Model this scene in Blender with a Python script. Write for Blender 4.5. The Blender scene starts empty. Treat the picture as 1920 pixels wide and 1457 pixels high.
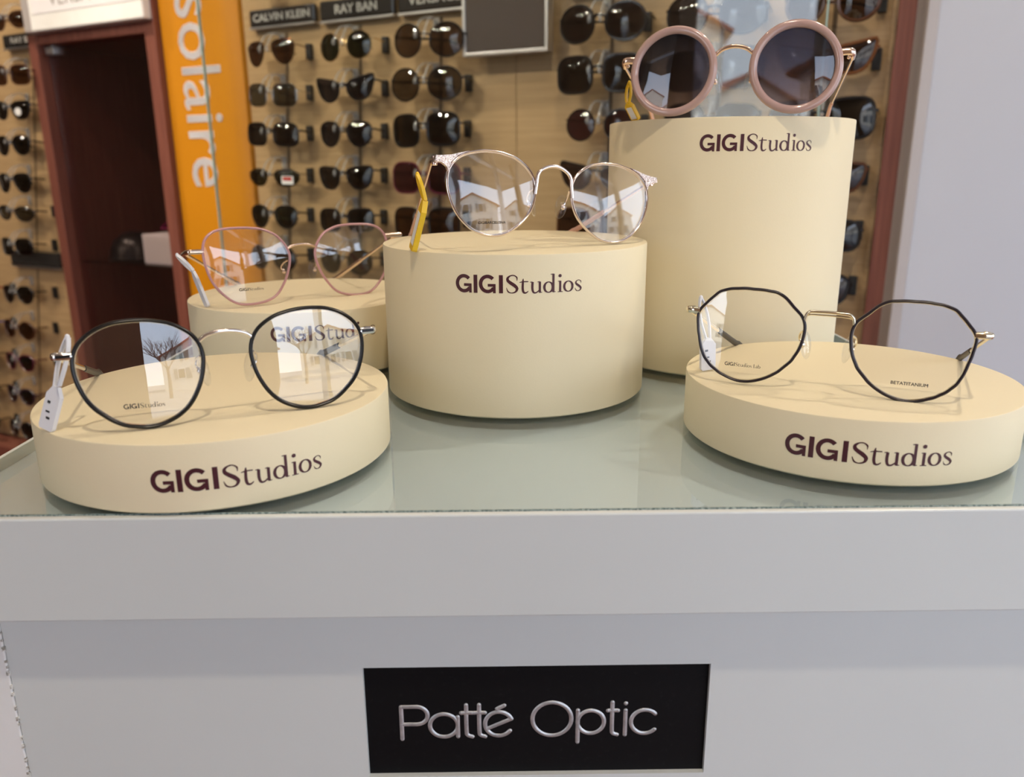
import bpy, bmesh, math, random
from mathutils import Vector, Matrix
random.seed(4)
S = bpy.context.scene
COL = S.collection
Z0 = 0.90                      # height of the glass counter top above the floor

# ------------------------------------------------------------------ camera
cam = bpy.data.objects.new('camera', bpy.data.cameras.new('camera'))
COL.objects.link(cam)
PITCH, ROLL, YAW = 0.2720, -0.0063, 0.0101
fw = Vector((math.sin(YAW)*math.cos(PITCH), math.cos(YAW)*math.cos(PITCH), -math.sin(PITCH)))
r0 = Vector((math.cos(YAW), -math.sin(YAW), 0)); u0 = r0.cross(fw)
rr = r0*math.cos(ROLL)+u0*math.sin(ROLL); uu = -r0*math.sin(ROLL)+u0*math.cos(ROLL)
cam.matrix_world = Matrix(((rr.x, uu.x, -fw.x, -0.0018), (rr.y, uu.y, -fw.y, -0.2638), (rr.z, uu.z, -fw.z, 0.1337+Z0), (0, 0, 0, 1)))
cam.data.sensor_fit = 'HORIZONTAL'; cam.data.sensor_width = 36.0
cam.data.lens = 36.0*1503.4/1920.0
cam.data.clip_start = 0.01; cam.data.clip_end = 300
cam.data.dof.use_dof = True; cam.data.dof.focus_distance = 0.42; cam.data.dof.aperture_fstop = 10.0
S.camera = cam
# ------------------------------------------------------------------ sky, sun, exposure
S.view_settings.view_transform = 'Standard'; S.view_settings.look = 'None'
S.view_settings.exposure = 0.12; S.view_settings.gamma = 1.0
try: S.view_settings.use_curve_mapping = False
except Exception: pass
SKY_STRENGTH = 4.8
SUN_STRENGTH = 8.0
SPOT_W = 26.0
w = bpy.data.worlds.new('sky'); S.world = w; w.use_nodes = True
nt = w.node_tree; nt.nodes.clear()
no = nt.nodes.new('ShaderNodeOutputWorld'); nb = nt.nodes.new('ShaderNodeBackground')
tc = nt.nodes.new('ShaderNodeTexCoord'); sx = nt.nodes.new('ShaderNodeSeparateXYZ'); rp = nt.nodes.new('ShaderNodeValToRGB')
nt.links.new(tc.outputs['Generated'], sx.inputs[0]); nt.links.new(sx.outputs['Z'], rp.inputs[0])
rp.color_ramp.elements[0].position = 0.0; rp.color_ramp.elements[0].color = (0.86, 0.92, 1.0, 1)
rp.color_ramp.elements[1].position = 0.75; rp.color_ramp.elements[1].color = (0.52, 0.67, 0.98, 1)
nt.links.new(rp.outputs[0], nb.inputs[0]); nb.inputs[1].default_value = SKY_STRENGTH
nt.links.new(nb.outputs[0], no.inputs[0])
sun = bpy.data.objects.new('sun', bpy.data.lights.new('sun', 'SUN')); COL.objects.link(sun)
sun.data.energy = SUN_STRENGTH; sun.data.angle = math.radians(0.5); sun.data.color = (1, 0.95, 0.86)
sun.rotation_euler = Vector((-0.55, -0.50, -0.67)).to_track_quat('-Z', 'Y').to_euler()
sun.location = (3, 3, 8)
portal = bpy.data.objects.new('shopfront_portal', bpy.data.lights.new('shopfront_portal', 'AREA')); COL.objects.link(portal)
portal.data.shape = 'RECTANGLE'; portal.data.size = 4.1; portal.data.size_y = 2.3
portal.location = (0.55, -0.97, 1.2); portal.rotation_euler = Vector((0, 1, 0)).to_track_quat('-Z', 'Y').to_euler()
portal.data.cycles.is_portal = True
S.cycles.max_bounces = 10; S.cycles.transparent_max_bounces = 24; S.cycles.glossy_bounces = 5
S.cycles.caustics_reflective = False; S.cycles.caustics_refractive = False
S.cycles.sample_clamp_indirect = 4.0

portal2 = bpy.data.objects.new('side_window_portal', bpy.data.lights.new('side_window_portal', 'AREA')); COL.objects.link(portal2)  # sampling portal for the side opening added to let light in
portal2.data.shape = 'RECTANGLE'; portal2.data.size = 1.45; portal2.data.size_y = 1.97
portal2.location = (2.91, -.275, 1.335); portal2.rotation_euler = Vector((-1, 0, 0)).to_track_quat('-Z', 'Y').to_euler()
portal2.data.cycles.is_portal = True
# ------------------------------------------------------------------ materials
def mat(name, color=(.8, .8, .8), rough=.5, metal=0.0, spec=.5, coat=0.0, emit=None, estr=0.0, trans=0.0):
    m = bpy.data.materials.new(name); m.use_nodes = True
    b = m.node_tree.nodes['Principled BSDF']
    b.inputs['Base Color'].default_value = (*color, 1); b.inputs['Roughness'].default_value = rough
    b.inputs['Metallic'].default_value = metal; b.inputs['Specular IOR Level'].default_value = spec
    b.inputs['Coat Weight'].default_value = coat
    if emit: b.inputs['Emission Color'].default_value = (*emit, 1); b.inputs['Emission Strength'].default_value = estr
    return m
def noisy(m, a, b, scale=(1, 1, 1), nscale=8.0, detail=4, bump=0.0, bscale=60.0, lo=.35, hi=.65, rlo=None, rhi=None):
    """base colour between a and b through stretched noise in object space; optional fine bump"""
    t = m.node_tree; p = t.nodes['Principled BSDF']
    tc = t.nodes.new('ShaderNodeTexCoord'); mp = t.nodes.new('ShaderNodeMapping'); mp.inputs['Scale'].default_value = scale
    n = t.nodes.new('ShaderNodeTexNoise'); n.inputs['Scale'].default_value = nscale; n.inputs['Detail'].default_value = detail
    r = t.nodes.new('ShaderNodeValToRGB'); r.color_ramp.elements[0].color = (*a, 1); r.color_ramp.elements[1].color = (*b, 1)
    r.color_ramp.elements[0].position = lo; r.color_ramp.elements[1].position = hi
    t.links.new(tc.outputs['Object'], mp.inputs[0]); t.links.new(mp.outputs[0], n.inputs['Vector']); t.links.new(n.outputs['Fac'], r.inputs[0])
    t.links.new(r.outputs[0], p.inputs['Base Color'])
    if bump:
        n2 = t.nodes.new('ShaderNodeTexNoise'); n2.inputs['Scale'].default_value = bscale; n2.inputs['Detail'].default_value = 3
        t.links.new(tc.outputs['Object'], n2.inputs['Vector'])
        bp = t.nodes.new('ShaderNodeBump'); bp.inputs['Strength'].default_value = bump; bp.inputs['Distance'].default_value = .001
        t.links.new(n2.outputs['Fac'], bp.inputs['Height']); t.links.new(bp.outputs[0], p.inputs['Normal'])
    return m
def glass(name, tint=(1, 1, 1), gloss=(1, 1, 1), ior=1.5, rough=0.0, grad=None):
    """thin clear sheet: see-through with Fresnel reflections; grad = (z0, z1, colour at top) tints it along local z"""
    m = bpy.data.materials.new(name); m.use_nodes = True; t = m.node_tree; t.nodes.clear()
    o = t.nodes.new('ShaderNodeOutputMaterial'); mx = t.nodes.new('ShaderNodeMixShader'); fr = t.nodes.new('ShaderNodeFresnel')
    tr = t.nodes.new('ShaderNodeBsdfTransparent'); gl = t.nodes.new('ShaderNodeBsdfGlossy')
    ge = t.nodes.new('ShaderNodeNewGeometry'); mi = t.nodes.new('ShaderNodeMix'); mi.inputs[2].default_value = ior; mi.inputs[3].default_value = 1.0/ior
    t.links.new(ge.outputs['Backfacing'], mi.inputs[0]); t.links.new(mi.outputs[0], fr.inputs[0])   # same reflectance from both faces
    tr.inputs[0].default_value = (*tint, 1)
    gl.inputs['Color'].default_value = (*gloss, 1); gl.inputs['Roughness'].default_value = rough
    if grad:
        tc = t.nodes.new('ShaderNodeTexCoord'); sp = t.nodes.new('ShaderNodeSeparateXYZ'); mr = t.nodes.new('ShaderNodeMapRange'); rp = t.nodes.new('ShaderNodeValToRGB')
        t.links.new(tc.outputs['Object'], sp.inputs[0]); t.links.new(sp.outputs['Z'], mr.inputs[0])
        mr.inputs[1].default_value = grad[0]; mr.inputs[2].default_value = grad[1]
        rp.color_ramp.elements[0].color = (*tint, 1); rp.color_ramp.elements[1].color = (*grad[2], 1)
        t.links.new(mr.outputs[0], rp.inputs[0]); t.links.new(rp.outputs[0], tr.inputs[0])
    t.links.new(fr.outputs[0], mx.inputs[0]); t.links.new(tr.outputs[0], mx.inputs[1]); t.links.new(gl.outputs[0], mx.inputs[2])
    t.links.new(mx.outputs[0], o.inputs[0])
    return m

M = {}
M['cream'] = noisy(mat('cream_plinth_paint', rough=.55, spec=.35), (.79, .69, .465), (.82, .72, .495), nscale=3, bump=.05, bscale=900)
M['burgundy'] = mat('burgundy_print', (.060, .007, .013), .5)
M['white'] = noisy(mat('white_lacquer', rough=.32, spec=.4), (.64, .67, .66), (.67, .70, .685), nscale=5, bump=.04, bscale=140)
M['white_edge'] = noisy(mat('white_board', rough=.6), (.80, .80, .78), (.86, .86, .85), nscale=14)
M['deck'] = mat('cool_white_deck', (.60, .67, .70), .4)
M['chip'] = noisy(mat('chipped_seam', rough=.9), (.30, .28, .24), (.75, .74, .70), nscale=420, lo=.45, hi=.52)
M['glass_sheet'] = glass('counter_glass', (.945, .972, .978))
M['glass_edge'] = noisy(mat('cut_glass_edge', rough=.25, spec=.8), (.13, .20, .20), (.46, .56, .55), scale=(1, 1, 1), nscale=700, lo=.40, hi=.62)
M['glass_side'] = mat('ground_glass_edge', (.50, .58, .55), .3, spec=.6)
M['pane'] = glass('pane_glass', (.97, .985, .98))
M['clear_lens'] = glass('clear_lens', (.985, .985, .985), ior=1.60)
M['sun_grad'] = glass('graduated_sun_lens', (.58, .52, .55), grad=(0.008, .046, (.17, .19, .27)), ior=1.55)
M['clear_plastic'] = glass('clear_plastic', (.86, .88, .90), rough=.12, ior=1.55)
_t = M['clear_plastic'].node_tree; _o = [n for n in _t.nodes if n.type == 'OUTPUT_MATERIAL'][0]; _m = [n for n in _t.nodes if n.type == 'MIX_SHADER'][0]
_d = _t.nodes.new('ShaderNodeBsdfDiffuse'); _d.inputs[0].default_value = (.80, .79, .77, 1); _x = _t.nodes.new('ShaderNodeMixShader'); _x.inputs[0].default_value = .24
_t.links.new(_m.outputs[0], _x.inputs[1]); _t.links.new(_d.outputs[0], _x.inputs[2]); _t.links.new(_x.outputs[0], _o.inputs[0])
M['pad'] = glass('silicone_pad', (.95, .96, .97), rough=.05, ior=1.45)
M['black_enamel'] = mat('black_enamel', (.006, .0055, .0065), .3, spec=.35)
M['plum_enamel'] = mat('plum_black_enamel', (.012, .006, .012), .3, spec=.35)
M['silver'] = mat('polished_silver', (.86, .84, .80), .14, 1.0)
M['pale_gold'] = mat('pale_gold', (.86, .78, .60), .16, 1.0)
M['rose_gold'] = mat('rose_gold', (.85, .66, .53), .18, 1.0)
M['rose_silver'] = mat('rose_silver', (.90, .80, .76), .15, 1.0)
M['engraved'] = noisy(mat('engraved_rose_silver', rough=.2, metal=1.0), (.62, .50, .46), (.95, .87, .83), nscale=900, bump=.8, bscale=1400)
M['pink_enamel'] = mat('pink_enamel', (.56, .30, .31), .3, spec=.5)
M['blush'] = mat('blush_acetate', (.46, .30, .262), .16, spec=.55, coat=.4)
M['smoke_tip'] = mat('smoke_acetate_tip', (.022, .025, .026), .35, spec=.3)
M['blush_tip'] = mat('blush_acetate_tip', (.62, .36, .28), .2)
M['white_tag'] = mat('white_plastic_tag', (.80, .81, .86), .45)
M['yellow_tag'] = mat('yellow_plastic_tag', (.80, .50, .012), .4)
M['paper'] = mat('white_label_paper', (.85, .85, .84), .6)
M['ink'] = mat('black_print', (.012, .012, .014), .6)
M['plaque'] = noisy(mat('black_plaque', rough=.5, spec=.12), (.006, .006, .007), (.012, .012, .013), nscale=500, lo=.6, hi=.8)
M['plaque_letter'] = noisy(mat('routed_silver_letter', rough=.42, metal=.7), (.42, .43, .45), (.62, .63, .65), nscale=260, lo=.3, hi=.7)
M['beech'] = noisy(mat('beech_veneer', rough=.38, spec=.4), (.375, .25, .125), (.445, .305, .16), scale=(1.2, 1, 26), nscale=6, detail=6)
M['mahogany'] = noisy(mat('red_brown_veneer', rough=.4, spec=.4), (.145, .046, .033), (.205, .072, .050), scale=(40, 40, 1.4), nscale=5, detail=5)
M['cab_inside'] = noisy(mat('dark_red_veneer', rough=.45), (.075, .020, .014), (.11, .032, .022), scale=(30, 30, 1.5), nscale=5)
M['orange'] = noisy(mat('orange_panel', rough=.42, spec=.35), (.50, .195, .004), (.53, .210, .005), nscale=4)
M['sign_white'] = mat('white_letters', (.84, .83, .86), .45)
M['black_plate'] = mat('black_name_plate', (.022, .021, .020), .22, spec=.6)
M['plate_letter'] = mat('pale_plate_letters', (.60, .58, .54), .5)
M['black_block'] = mat('black_holder', (.010, .010, .010), .5)
M['groove'] = mat('dark_groove', (.09, .055, .025), .7)
M['plaster'] = noisy(mat('white_wall_paint', rough=.55, spec=.3), (.47, .48, .515), (.495, .505, .54), nscale=2, bump=.05, bscale=300)
M['grey_trim'] = mat('pale_grey_trim', (.40, .365, .355), .5)
M['ceiling'] = mat('ceiling_paint', (.66, .66, .66), .9)
M['inner_wall'] = noisy(mat('warm_shop_wall', rough=.8), (.30, .22, .16), (.34, .25, .18), nscale=2)
M['floor'] = noisy(mat('red_brown_floor', rough=.35), (.22, .075, .04), (.32, .12, .065), scale=(2, 14, 1), nscale=3)
M['mirror'] = mat('grey_mirror', (.26, .235, .225), .09, .75, spec=.8)
M['alu'] = mat('aluminium', (.62, .62, .63), .35, 1.0)
M['spot_emit'] = mat('spot_lamp', (1, 1, 1), emit=(1.0, .87, .69), estr=150)
M['spot_case'] = mat('spot_casing', (.5, .5, .5), .4)
M['dark_glass'] = glass('cabinet_glass', (.84, .80, .80))
M['pavement'] = noisy(mat('pavement', rough=.9), (.30, .28, .26), (.40, .38, .35), nscale=3)
M['render_white'] = noisy(mat('house_render', rough=.9), (.70, .66, .58), (.78, .74, .66), nscale=1)
M['roof_tile'] = noisy(mat('roof_tiles', rough=.9), (.36, .12, .065), (.50, .19, .10), scale=(1, 1, 1), nscale=5)
M['shutter'] = mat('grey_shutter', (.16, .18, .20), .6)
M['bark'] = noisy(mat('bark', rough=.9), (.16, .11, .08), (.26, .19, .14), nscale=9)

# ------------------------------------------------------------------ mesh helpers
def V3(p): return Vector(p)
def finish(name, bm, m, parent=None, smooth=None, label=None, mw=None):
    me = bpy.data.meshes.new(name); bm.normal_update(); bm.to_mesh(me); bm.free()
    if smooth is not None:
        me.polygons.foreach_set('use_smooth', [True]*len(me.polygons))
        me.set_sharp_from_angle(angle=math.radians(smooth))
    for x in (m if isinstance(m, (list, tuple)) else [m]): me.materials.append(x)
    o = bpy.data.objects.new(name, me); COL.objects.link(o)
    if parent is not None: o.parent = parent
    if mw is not None: o.matrix_local = mw
    if label: o['label'] = label
    return o
def tag(o, label, cat, group=None, kind=None):
    o['label'] = label; o['category'] = cat
    if group: o['group'] = group
    if kind: o['kind'] = kind
    return o
def empty(name, mw, label, cat, group=None):
    o = bpy.data.objects.new(name, None); COL.objects.link(o); o.empty_display_size = .02
    o.matrix_world = mw
    return tag(o, label, cat, group)
def structure(o): o['kind'] = 'structure'; return o
def add_box(bm, lo, hi, bevel=0.0, mw=None, seg=2):
    lo, hi = V3(lo), V3(hi)
    r = bmesh.ops.create_cube(bm, size=1.0); vs = r['verts']
    for v in vs: v.co = Vector(((v.co.x+.5)*(hi.x-lo.x)+lo.x, (v.co.y+.5)*(hi.y-lo.y)+lo.y, (v.co.z+.5)*(hi.z-lo.z)+lo.z))
    if bevel:
        es = list({e for v in vs for e in v.link_edges})
        r = bmesh.ops.bevel(bm, geom=es, offset=bevel, segments=seg, affect='EDGES', profile=.5)
        vs = list({v for f in r['faces'] for v in f.verts} | {v for v in vs if v.is_valid})
    if mw is not None:
        for v in vs: v.co = mw @ v.co
    return vs
def box(name, lo, hi, m, parent=None, bevel=0.0, label=None, mw=None, seg=2):
    bm = bmesh.new(); add_box(bm, lo, hi, bevel, None, seg)
    return finish(name, bm, m, parent, None, label, mw)
def catmull(P, n=4, closed=False):
    P = [V3(p) for p in P]; N = len(P); out = []
    for i in range(N if closed else N-1):
        if closed: a, b, c, d = P[i-1], P[i], P[(i+1) % N], P[(i+2) % N]
        else: a, b, c, d = P[max(i-1, 0)], P[i], P[i+1], P[min(i+2, N-1)]
        for k in range(n):
            t = k/n
            out.append(.5*((2*b)+(c-a)*t+(2*a-5*b+4*c-d)*t*t+(3*b-a-3*c+d)*t**3))
    if not closed: out.append(P[-1])
    return out
def add_tube(bm, P, r, seg=8, closed=False, up=None, cap=True):
    """r: radius, (ra, rb) half-axes along side/up, or a list of either"""
    P = [V3(p) for p in P]; N = len(P); rings = []
    prev = None
    for i, p in enumerate(P):
        if closed: t = P[(i+1) % N]-P[i-1]
        else: t = P[min(i+1, N-1)]-P[max(i-1, 0)]
        t.normalize()
        if up is not None: ref = V3(up)
        elif prev is not None: ref = prev
        else: ref = Vector((0, 0, 1)) if abs(t.z) < .9 else Vector((0, 1, 0))
        b = ref-t*ref.dot(t)
        if b.length < 1e-6: b = t.orthogonal()
        b.normalize(); s = t.cross(b); prev = b
        rad = r[min(i, len(r)-1)] if isinstance(r, list) else r
        ra, rb = rad if isinstance(rad, tuple) else (rad, rad)
        rings.append([bm.verts.new(p+s*(ra*math.cos(2*math.pi*k/seg))+b*(rb*math.sin(2*math.pi*k/seg))) for k in range(seg)])
    for i in range(N if closed else N-1):
        A, B = rings[i], rings[(i+1) % N]
        for k in range(seg):
            bm.faces.new((A[k], A[(k+1) % seg], B[(k+1) % seg], B[k]))
    if cap and not closed:
        bm.faces.new(rings[0][::-1]); bm.faces.new(rings[-1])
def tube(name, P, r, m, parent=None, seg=8, closed=False, up=None, label=None, mw=None):
    bm = bmesh.new(); add_tube(bm, P, r, seg, closed, up)
    bmesh.ops.recalc_face_normals(bm, faces=bm.faces)
    return finish(name, bm, m, parent, 50, label, mw)
def add_lathe(bm, prof, seg=32, mw=None):
    rings = []
    for (r, z) in prof:
        if r < 1e-7: rings.append([bm.verts.new((0, 0, z))])
        else: rings.append([bm.verts.new((r*math.cos(2*math.pi*k/seg), r*math.sin(2*math.pi*k/seg), z)) for k in range(seg)])
    for A, B in zip(rings, rings[1:]):
        for k in range(seg):
            j = (k+1) % seg
            if len(A) == 1 and len(B) == 1: continue
            if len(A) == 1: bm.faces.new((A[0], B[j], B[k]))
            elif len(B) == 1: bm.faces.new((A[k], A[j], B[0]))
            else: bm.faces.new((A[k], A[j], B[j], B[k]))
    bmesh.ops.recalc_face_normals(bm, faces=bm.faces)
    if mw is not None:
        for v in bm.verts: v.co = mw @ v.co
def add_prism(bm, pts, h, mw):
    """2-D polygon (x, y) extruded from z=0 to h, placed by mw"""
    a = [bm.verts.new(mw @ Vector((x, y, 0))) for x, y in pts]; b = [bm.verts.new(mw @ Vector((x, y, h))) for x, y in pts]
    n = len(pts); bm.faces.new(a[::-1]); bm.faces.new(b)
    for i in range(n): bm.faces.new((a[i], a[(i+1) % n], b[(i+1) % n], b[i]))
def add_ball(bm, c, r, sx=1, sy=1, sz=1, rot=None, seg=14):
    q = bmesh.ops.create_uvsphere(bm, u_segments=seg, v_segments=max(6, seg//2), radius=1.0)
    for v in q['verts']:
        p = Vector((v.co.x*sx*r, v.co.y*sy*r, v.co.z*sz*r))
        v.co = V3(c)+((rot @ p) if rot is not None else p)
def place(loc, rz=0.0): return Matrix.Translation(V3(loc)) @ Matrix.Rotation(rz, 4, 'Z')

# ------------------------------------------------------------------ lettering
def ribbon(pts, wd, n=5):
    """variable-width flat stroke -> list of quads (2-D)"""
    P = catmull([(x, y, 0) for x, y in pts], n); m = len(P); out = []
    W_ = []
    for i in range(m):
        f = i/(m-1)*(len(wd)-1); k = min(int(f), len(wd)-2) if len(wd) > 1 else 0
        W_.append(wd[0] if len(wd) == 1 else wd[k]*(1-(f-k))+wd[k+1]*(f-k))
    L = []
    for i in range(m):
        t = (P[min(i+1, m-1)]-P[max(i-1, 0)]).normalized(); nn = Vector((-t.y, t.x, 0))*W_[i]*.5
        L.append(((P[i]+nn).xy, (P[i]-nn).xy))
    for (a, b), (c, d) in zip(L, L[1:]): out.append((a, b, d, c))
    return out
def line(a, b, wd): return ribbon([a, b], [wd], 5)
def arc(cx, cy, rx, ry, a0, a1, wds, n=22):
    return ribbon([(cx+rx*math.cos(math.radians(a0+(a1-a0)*i/n)), cy+ry*math.sin(math.radians(a0+(a1-a0)*i/n))) for i in range(n+1)], wds, 1)
def stress(a0, a1, thick, thin, n=22): return [thin+(thick-thin)*abs(math.cos(math.radians(a0+(a1-a0)*i/n)))**1.3 for i in range(n+1)]
def gl_G(): return arc(.455, .5, .37, .415, 42, 328, [.19])+line((.46, .43), (.875, .43), .15)+line((.805, .49), (.805, .0), .14)
def gl_I(): return line((.09, 0), (.09, .99), .205)
def gl_S(s=1.0, h=1.0):
    p = [(.575, .68), (.57, .86), (.42, .975), (.24, .955), (.10, .83), (.12, .68), (.27, .55), (.45, .42), (.575, .26), (.50, .08), (.30, .015), (.12, .09), (.03, .31)]
    wd = [.015, .07, .05, .06, .12, .16, .18, .18, .15, .09, .05, .07, .015]
    return ribbon([(x*s, y*h) for x, y in p], [q*(.5+.5*h) * (.85 if h < 1 else 1) for q in wd], 6)
def gl_t(): return ribbon([(.20, .80), (.18, .6), (.17, .25), (.22, .05), (.34, .02), (.46, .12)], [.02, .11, .12, .11, .07, .025])+ribbon([(0, .59), (.2, .63), (.46, .63)], [.03, .06, .05])
def gl_u(): return ribbon([(.13, .61), (.12, .25), (.18, .04), (.32, .02), (.49, .16)], [.12, .12, .10, .07, .05])+line((.51, .62), (.51, .02), .12)+ribbon([(0, .60), (.13, .61)], [.03, .05])+ribbon([(.38, .60), (.51, .62)], [.03, .05])+ribbon([(.50, .02), (.63, .035)], [.05, .03])
def gl_d(): return arc(.28, .30, .225, .285, 0, 360, stress(0, 360, .13, .05))+line((.54, 1.02), (.54, .02), .12)+ribbon([(.39, 1.0), (.54, 1.01)], [.03, .05])+ribbon([(.53, .02), (.66, .04)], [.05, .03])
def gl_i(): return line((.16, .62), (.16, .01), .12)+ribbon([(.03, .60), (.16, .61)], [.03, .05])+line((.02, .02), (.30, .02), .04)+arc(.15, .90, .045, .045, 0, 360, [.09])
def gl_o(): return arc(.29, .30, .235, .285, 0, 360, stress(0, 360, .13, .045))
def gl_s(): return gl_S(.62, .62)
def gl_L(): return line((.16, 0), (.16, .98), .13)+line((.02, .97), (.30, .97), .04)+ribbon([(.04, .025), (.42, .025), (.50, .22)], [.05, .06, .03])
def gl_a(): return ribbon([(.05, .48), (.14, .6), (.30, .6), (.37, .45), (.37, .12), (.42, .03), (.52, .06)], [.06, .05, .06, .11, .12, .07, .03])+arc(.21, .18, .16, .155, 20, 340, [.07])
def gl_b(): return arc(.32, .30, .225, .285, 0, 360, stress(0, 360, .13, .05))+line((.09, 1.0), (.09, .02), .12)
WORD = [(gl_G, 0), (gl_I, 1.0), (gl_G, 1.28), (gl_I, 2.34), (gl_S, 2.68), (gl_t, 3.38), (gl_u, 3.93), (gl_d, 4.62), (gl_i, 5.37), (gl_o, 5.70), (gl_s, 6.36)]
WORD_W = 6.77
LAB = [(gl_L, 7.15), (gl_a, 7.70), (gl_b, 8.27)]
def word_quads(extra=()):
    q = []
    for g, x in list(WORD)+list(extra):
        q += [tuple((p[0]+x, p[1]) for p in f) for f in g()]
    return q
def add_quads(bm, quads, fn):
    """flat print: every stroke piece as its own quad, mapped to 3-D by fn(x, y)"""
    for f in quads:
        try: bm.faces.new([bm.verts.new(fn(*p)) for p in f])
        except ValueError: pass
_font_cache = {}
def font_mesh(text):
    """built-in typeface -> (verts2d, faces, width, height)"""
    if text in _font_cache: return _font_cache[text]
    cu = bpy.data.curves.new('lettering', 'FONT'); cu.body = text; cu.size = 1.0; cu.resolution_u = 3
    ob = bpy.data.objects.new('lettering', cu); COL.objects.link(ob)
    dg = bpy.context.evaluated_depsgraph_get(); me = bpy.data.meshes.new_from_object(ob.evaluated_get(dg))
    vs = [(v.co.x, v.co.y) for v in me.vertices]; fs = [tuple(p.vertices) for p in me.polygons]
    bpy.data.objects.remove(ob); bpy.data.curves.remove(cu); bpy.data.meshes.remove(me)
    x0 = min(v[0] for v in vs); y0 = min(v[1] for v in vs); x1 = max(v[0] for v in vs); y1 = max(v[1] for v in vs)
    _font_cache[text] = ([(x-x0, y-y0) for x, y in vs], fs, x1-x0, y1-y0)
    return _font_cache[text]
def add_font(bm, text, fn, width, height, bold=0.0):
    vs, fs, w_, h_ = font_mesh(text)
    offs = [(0, 0)] if not bold else [(-bold, 0), (bold, 0), (0, bold*.7), (0, -bold*.7)]
    for ox, oy in offs:
        q = [bm.verts.new(fn(x/w_*width+ox, y/h_*height+oy)) for x, y in vs]
        for f in fs: bm.faces.new([q[i] for i in f])

# ================================================================== THE ROOM
CH = 2.62
structure(box('floor', (-4.9, -1.0, -.06), (2.9, 3.9, 0), M['floor']))
structure(box('ceiling', (-4.9, -1.15, CH), (2.9, 3.9, CH+.10), M['ceiling']))
structure(box('wall_left', (-4.9, -1.0, 0), (-4.8, 3.9, CH), M['inner_wall']))
wr_ = structure(box('wall_right', (2.8, .45, 0), (2.9, 1.0, CH), M['inner_wall']))
box('added_opening_sill', (2.8, -1.0, 0), (2.9, .45, .35), M['inner_wall'], wr_); box('lintel', (2.8, -1.0, 2.32), (2.9, .45, CH), M['inner_wall'], wr_)  # unseen side window added to bring more light from the right
for y in (-.96, .40): box('mullion', (2.82, y-.03, .35), (2.88, y+.03, 2.32), M['alu'], wr_)
box('sky_blocker', (2.9, -2.5, 2.36), (4.3, 1.0, 2.44), M['inner_wall'], wr_)  # unseen slab added to restrict the sky at the side opening
# shopfront: wall pieces either side of the wide opening and a lintel over it
fw_ = empty('wall_front', place((0, 0, 0)), 'x', 'x'); del fw_['label'], fw_['category']; structure(fw_)
box('pier', (-4.8, -1.0, 0), (-1.5, -.9, CH), M['inner_wall'], fw_)
box('pier', (2.6, -1.0, 0), (2.8, -.9, CH), M['inner_wall'], fw_)
box('lintel', (-1.5, -1.0, 2.32), (2.6, -.9, CH), M['inner_wall'], fw_)
box('sky_blocker', (-2.6, -2.5, 2.36), (2.9, -1.0, 2.44), M['inner_wall'], fw_)  # unseen slab added outside to cut off the high sky light
box('pier', (-.85, -1.0, 0), (.30, -.9, 2.32), M['inner_wall'], fw_)  # unseen pier added to block front-left light and favour the right
for x in (.78, 1.75): box('mullion', (x-.022, -.99, 0), (x+.022, -.91, 2.32), M['alu'], fw_)
box('transom', (-1.5, -.985, 1.98), (2.6, -.915, 2.01), M['alu'], fw_)

# display wall: local axes u along the wall (to the right), v into the wall, z up
TH = math.radians(28)
WM = Matrix.Translation((-.1019, 1.1882, Z0)) @ Matrix.Rotation(-TH, 4, 'Z')
def wall_at(u, v, z): return WM @ Vector((u, v, z))
structure(box('wall_back', (-6.6, .32, -Z0), (.77, .42, CH-Z0), M['inner_wall'], mw=WM))
# white wall right of the display with its narrow grey edging
structure(box('wall_side', (.535, .80, 0), (2.8, .92, CH), M['plaster'], bevel=.002))
structure(box('trim_1', (.520, .797, 0), (.5352, .92, CH), M['grey_trim'], bevel=.0015))

# ================================================================== COUNTER
CX0, CX1, CY0, CY1 = -.2431, .2662, .0302, .423
counter = empty('display_counter', place((0.01, .22, 0)), 'white lacquered display counter with a black engraved name plate on its front', 'counter')
cl = lambda p: (p[0]-.01, p[1]-.22, p[2]+Z0)
def cbox(name, lo, hi, m, bevel=0, label=None): return box(name, cl(lo), cl(hi), m, counter, bevel, label)
# top tray: a deck with a 41 mm fascia in front and at the sides
cbox('top_deck', (CX0-.001, CY0+.004, -.020), (CX1+.001, CY1, -.0063), M['deck'])
bm = bmesh.new()
add_box(bm, cl((CX0-.0065, CY0, -.0463)), cl((CX1+.0065, CY0+.0035, -.0003)), .0008)
add_box(bm, cl((CX0-.0065, CY0+.003, -.0463)), cl((CX1+.0065, CY0+.0175, -.0064)))
add_box(bm, cl((CX0-.0065, CY0+.017, -.0463)), cl((CX0-.0015, CY1, -.0022)), .0008)
add_box(bm, cl((CX1+.0015, CY0+.017, -.0463)), cl((CX1+.0065, CY1, -.0022)), .0008)
finish('fascia', bm, M['white'], counter)
YB = CY0+.012
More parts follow.
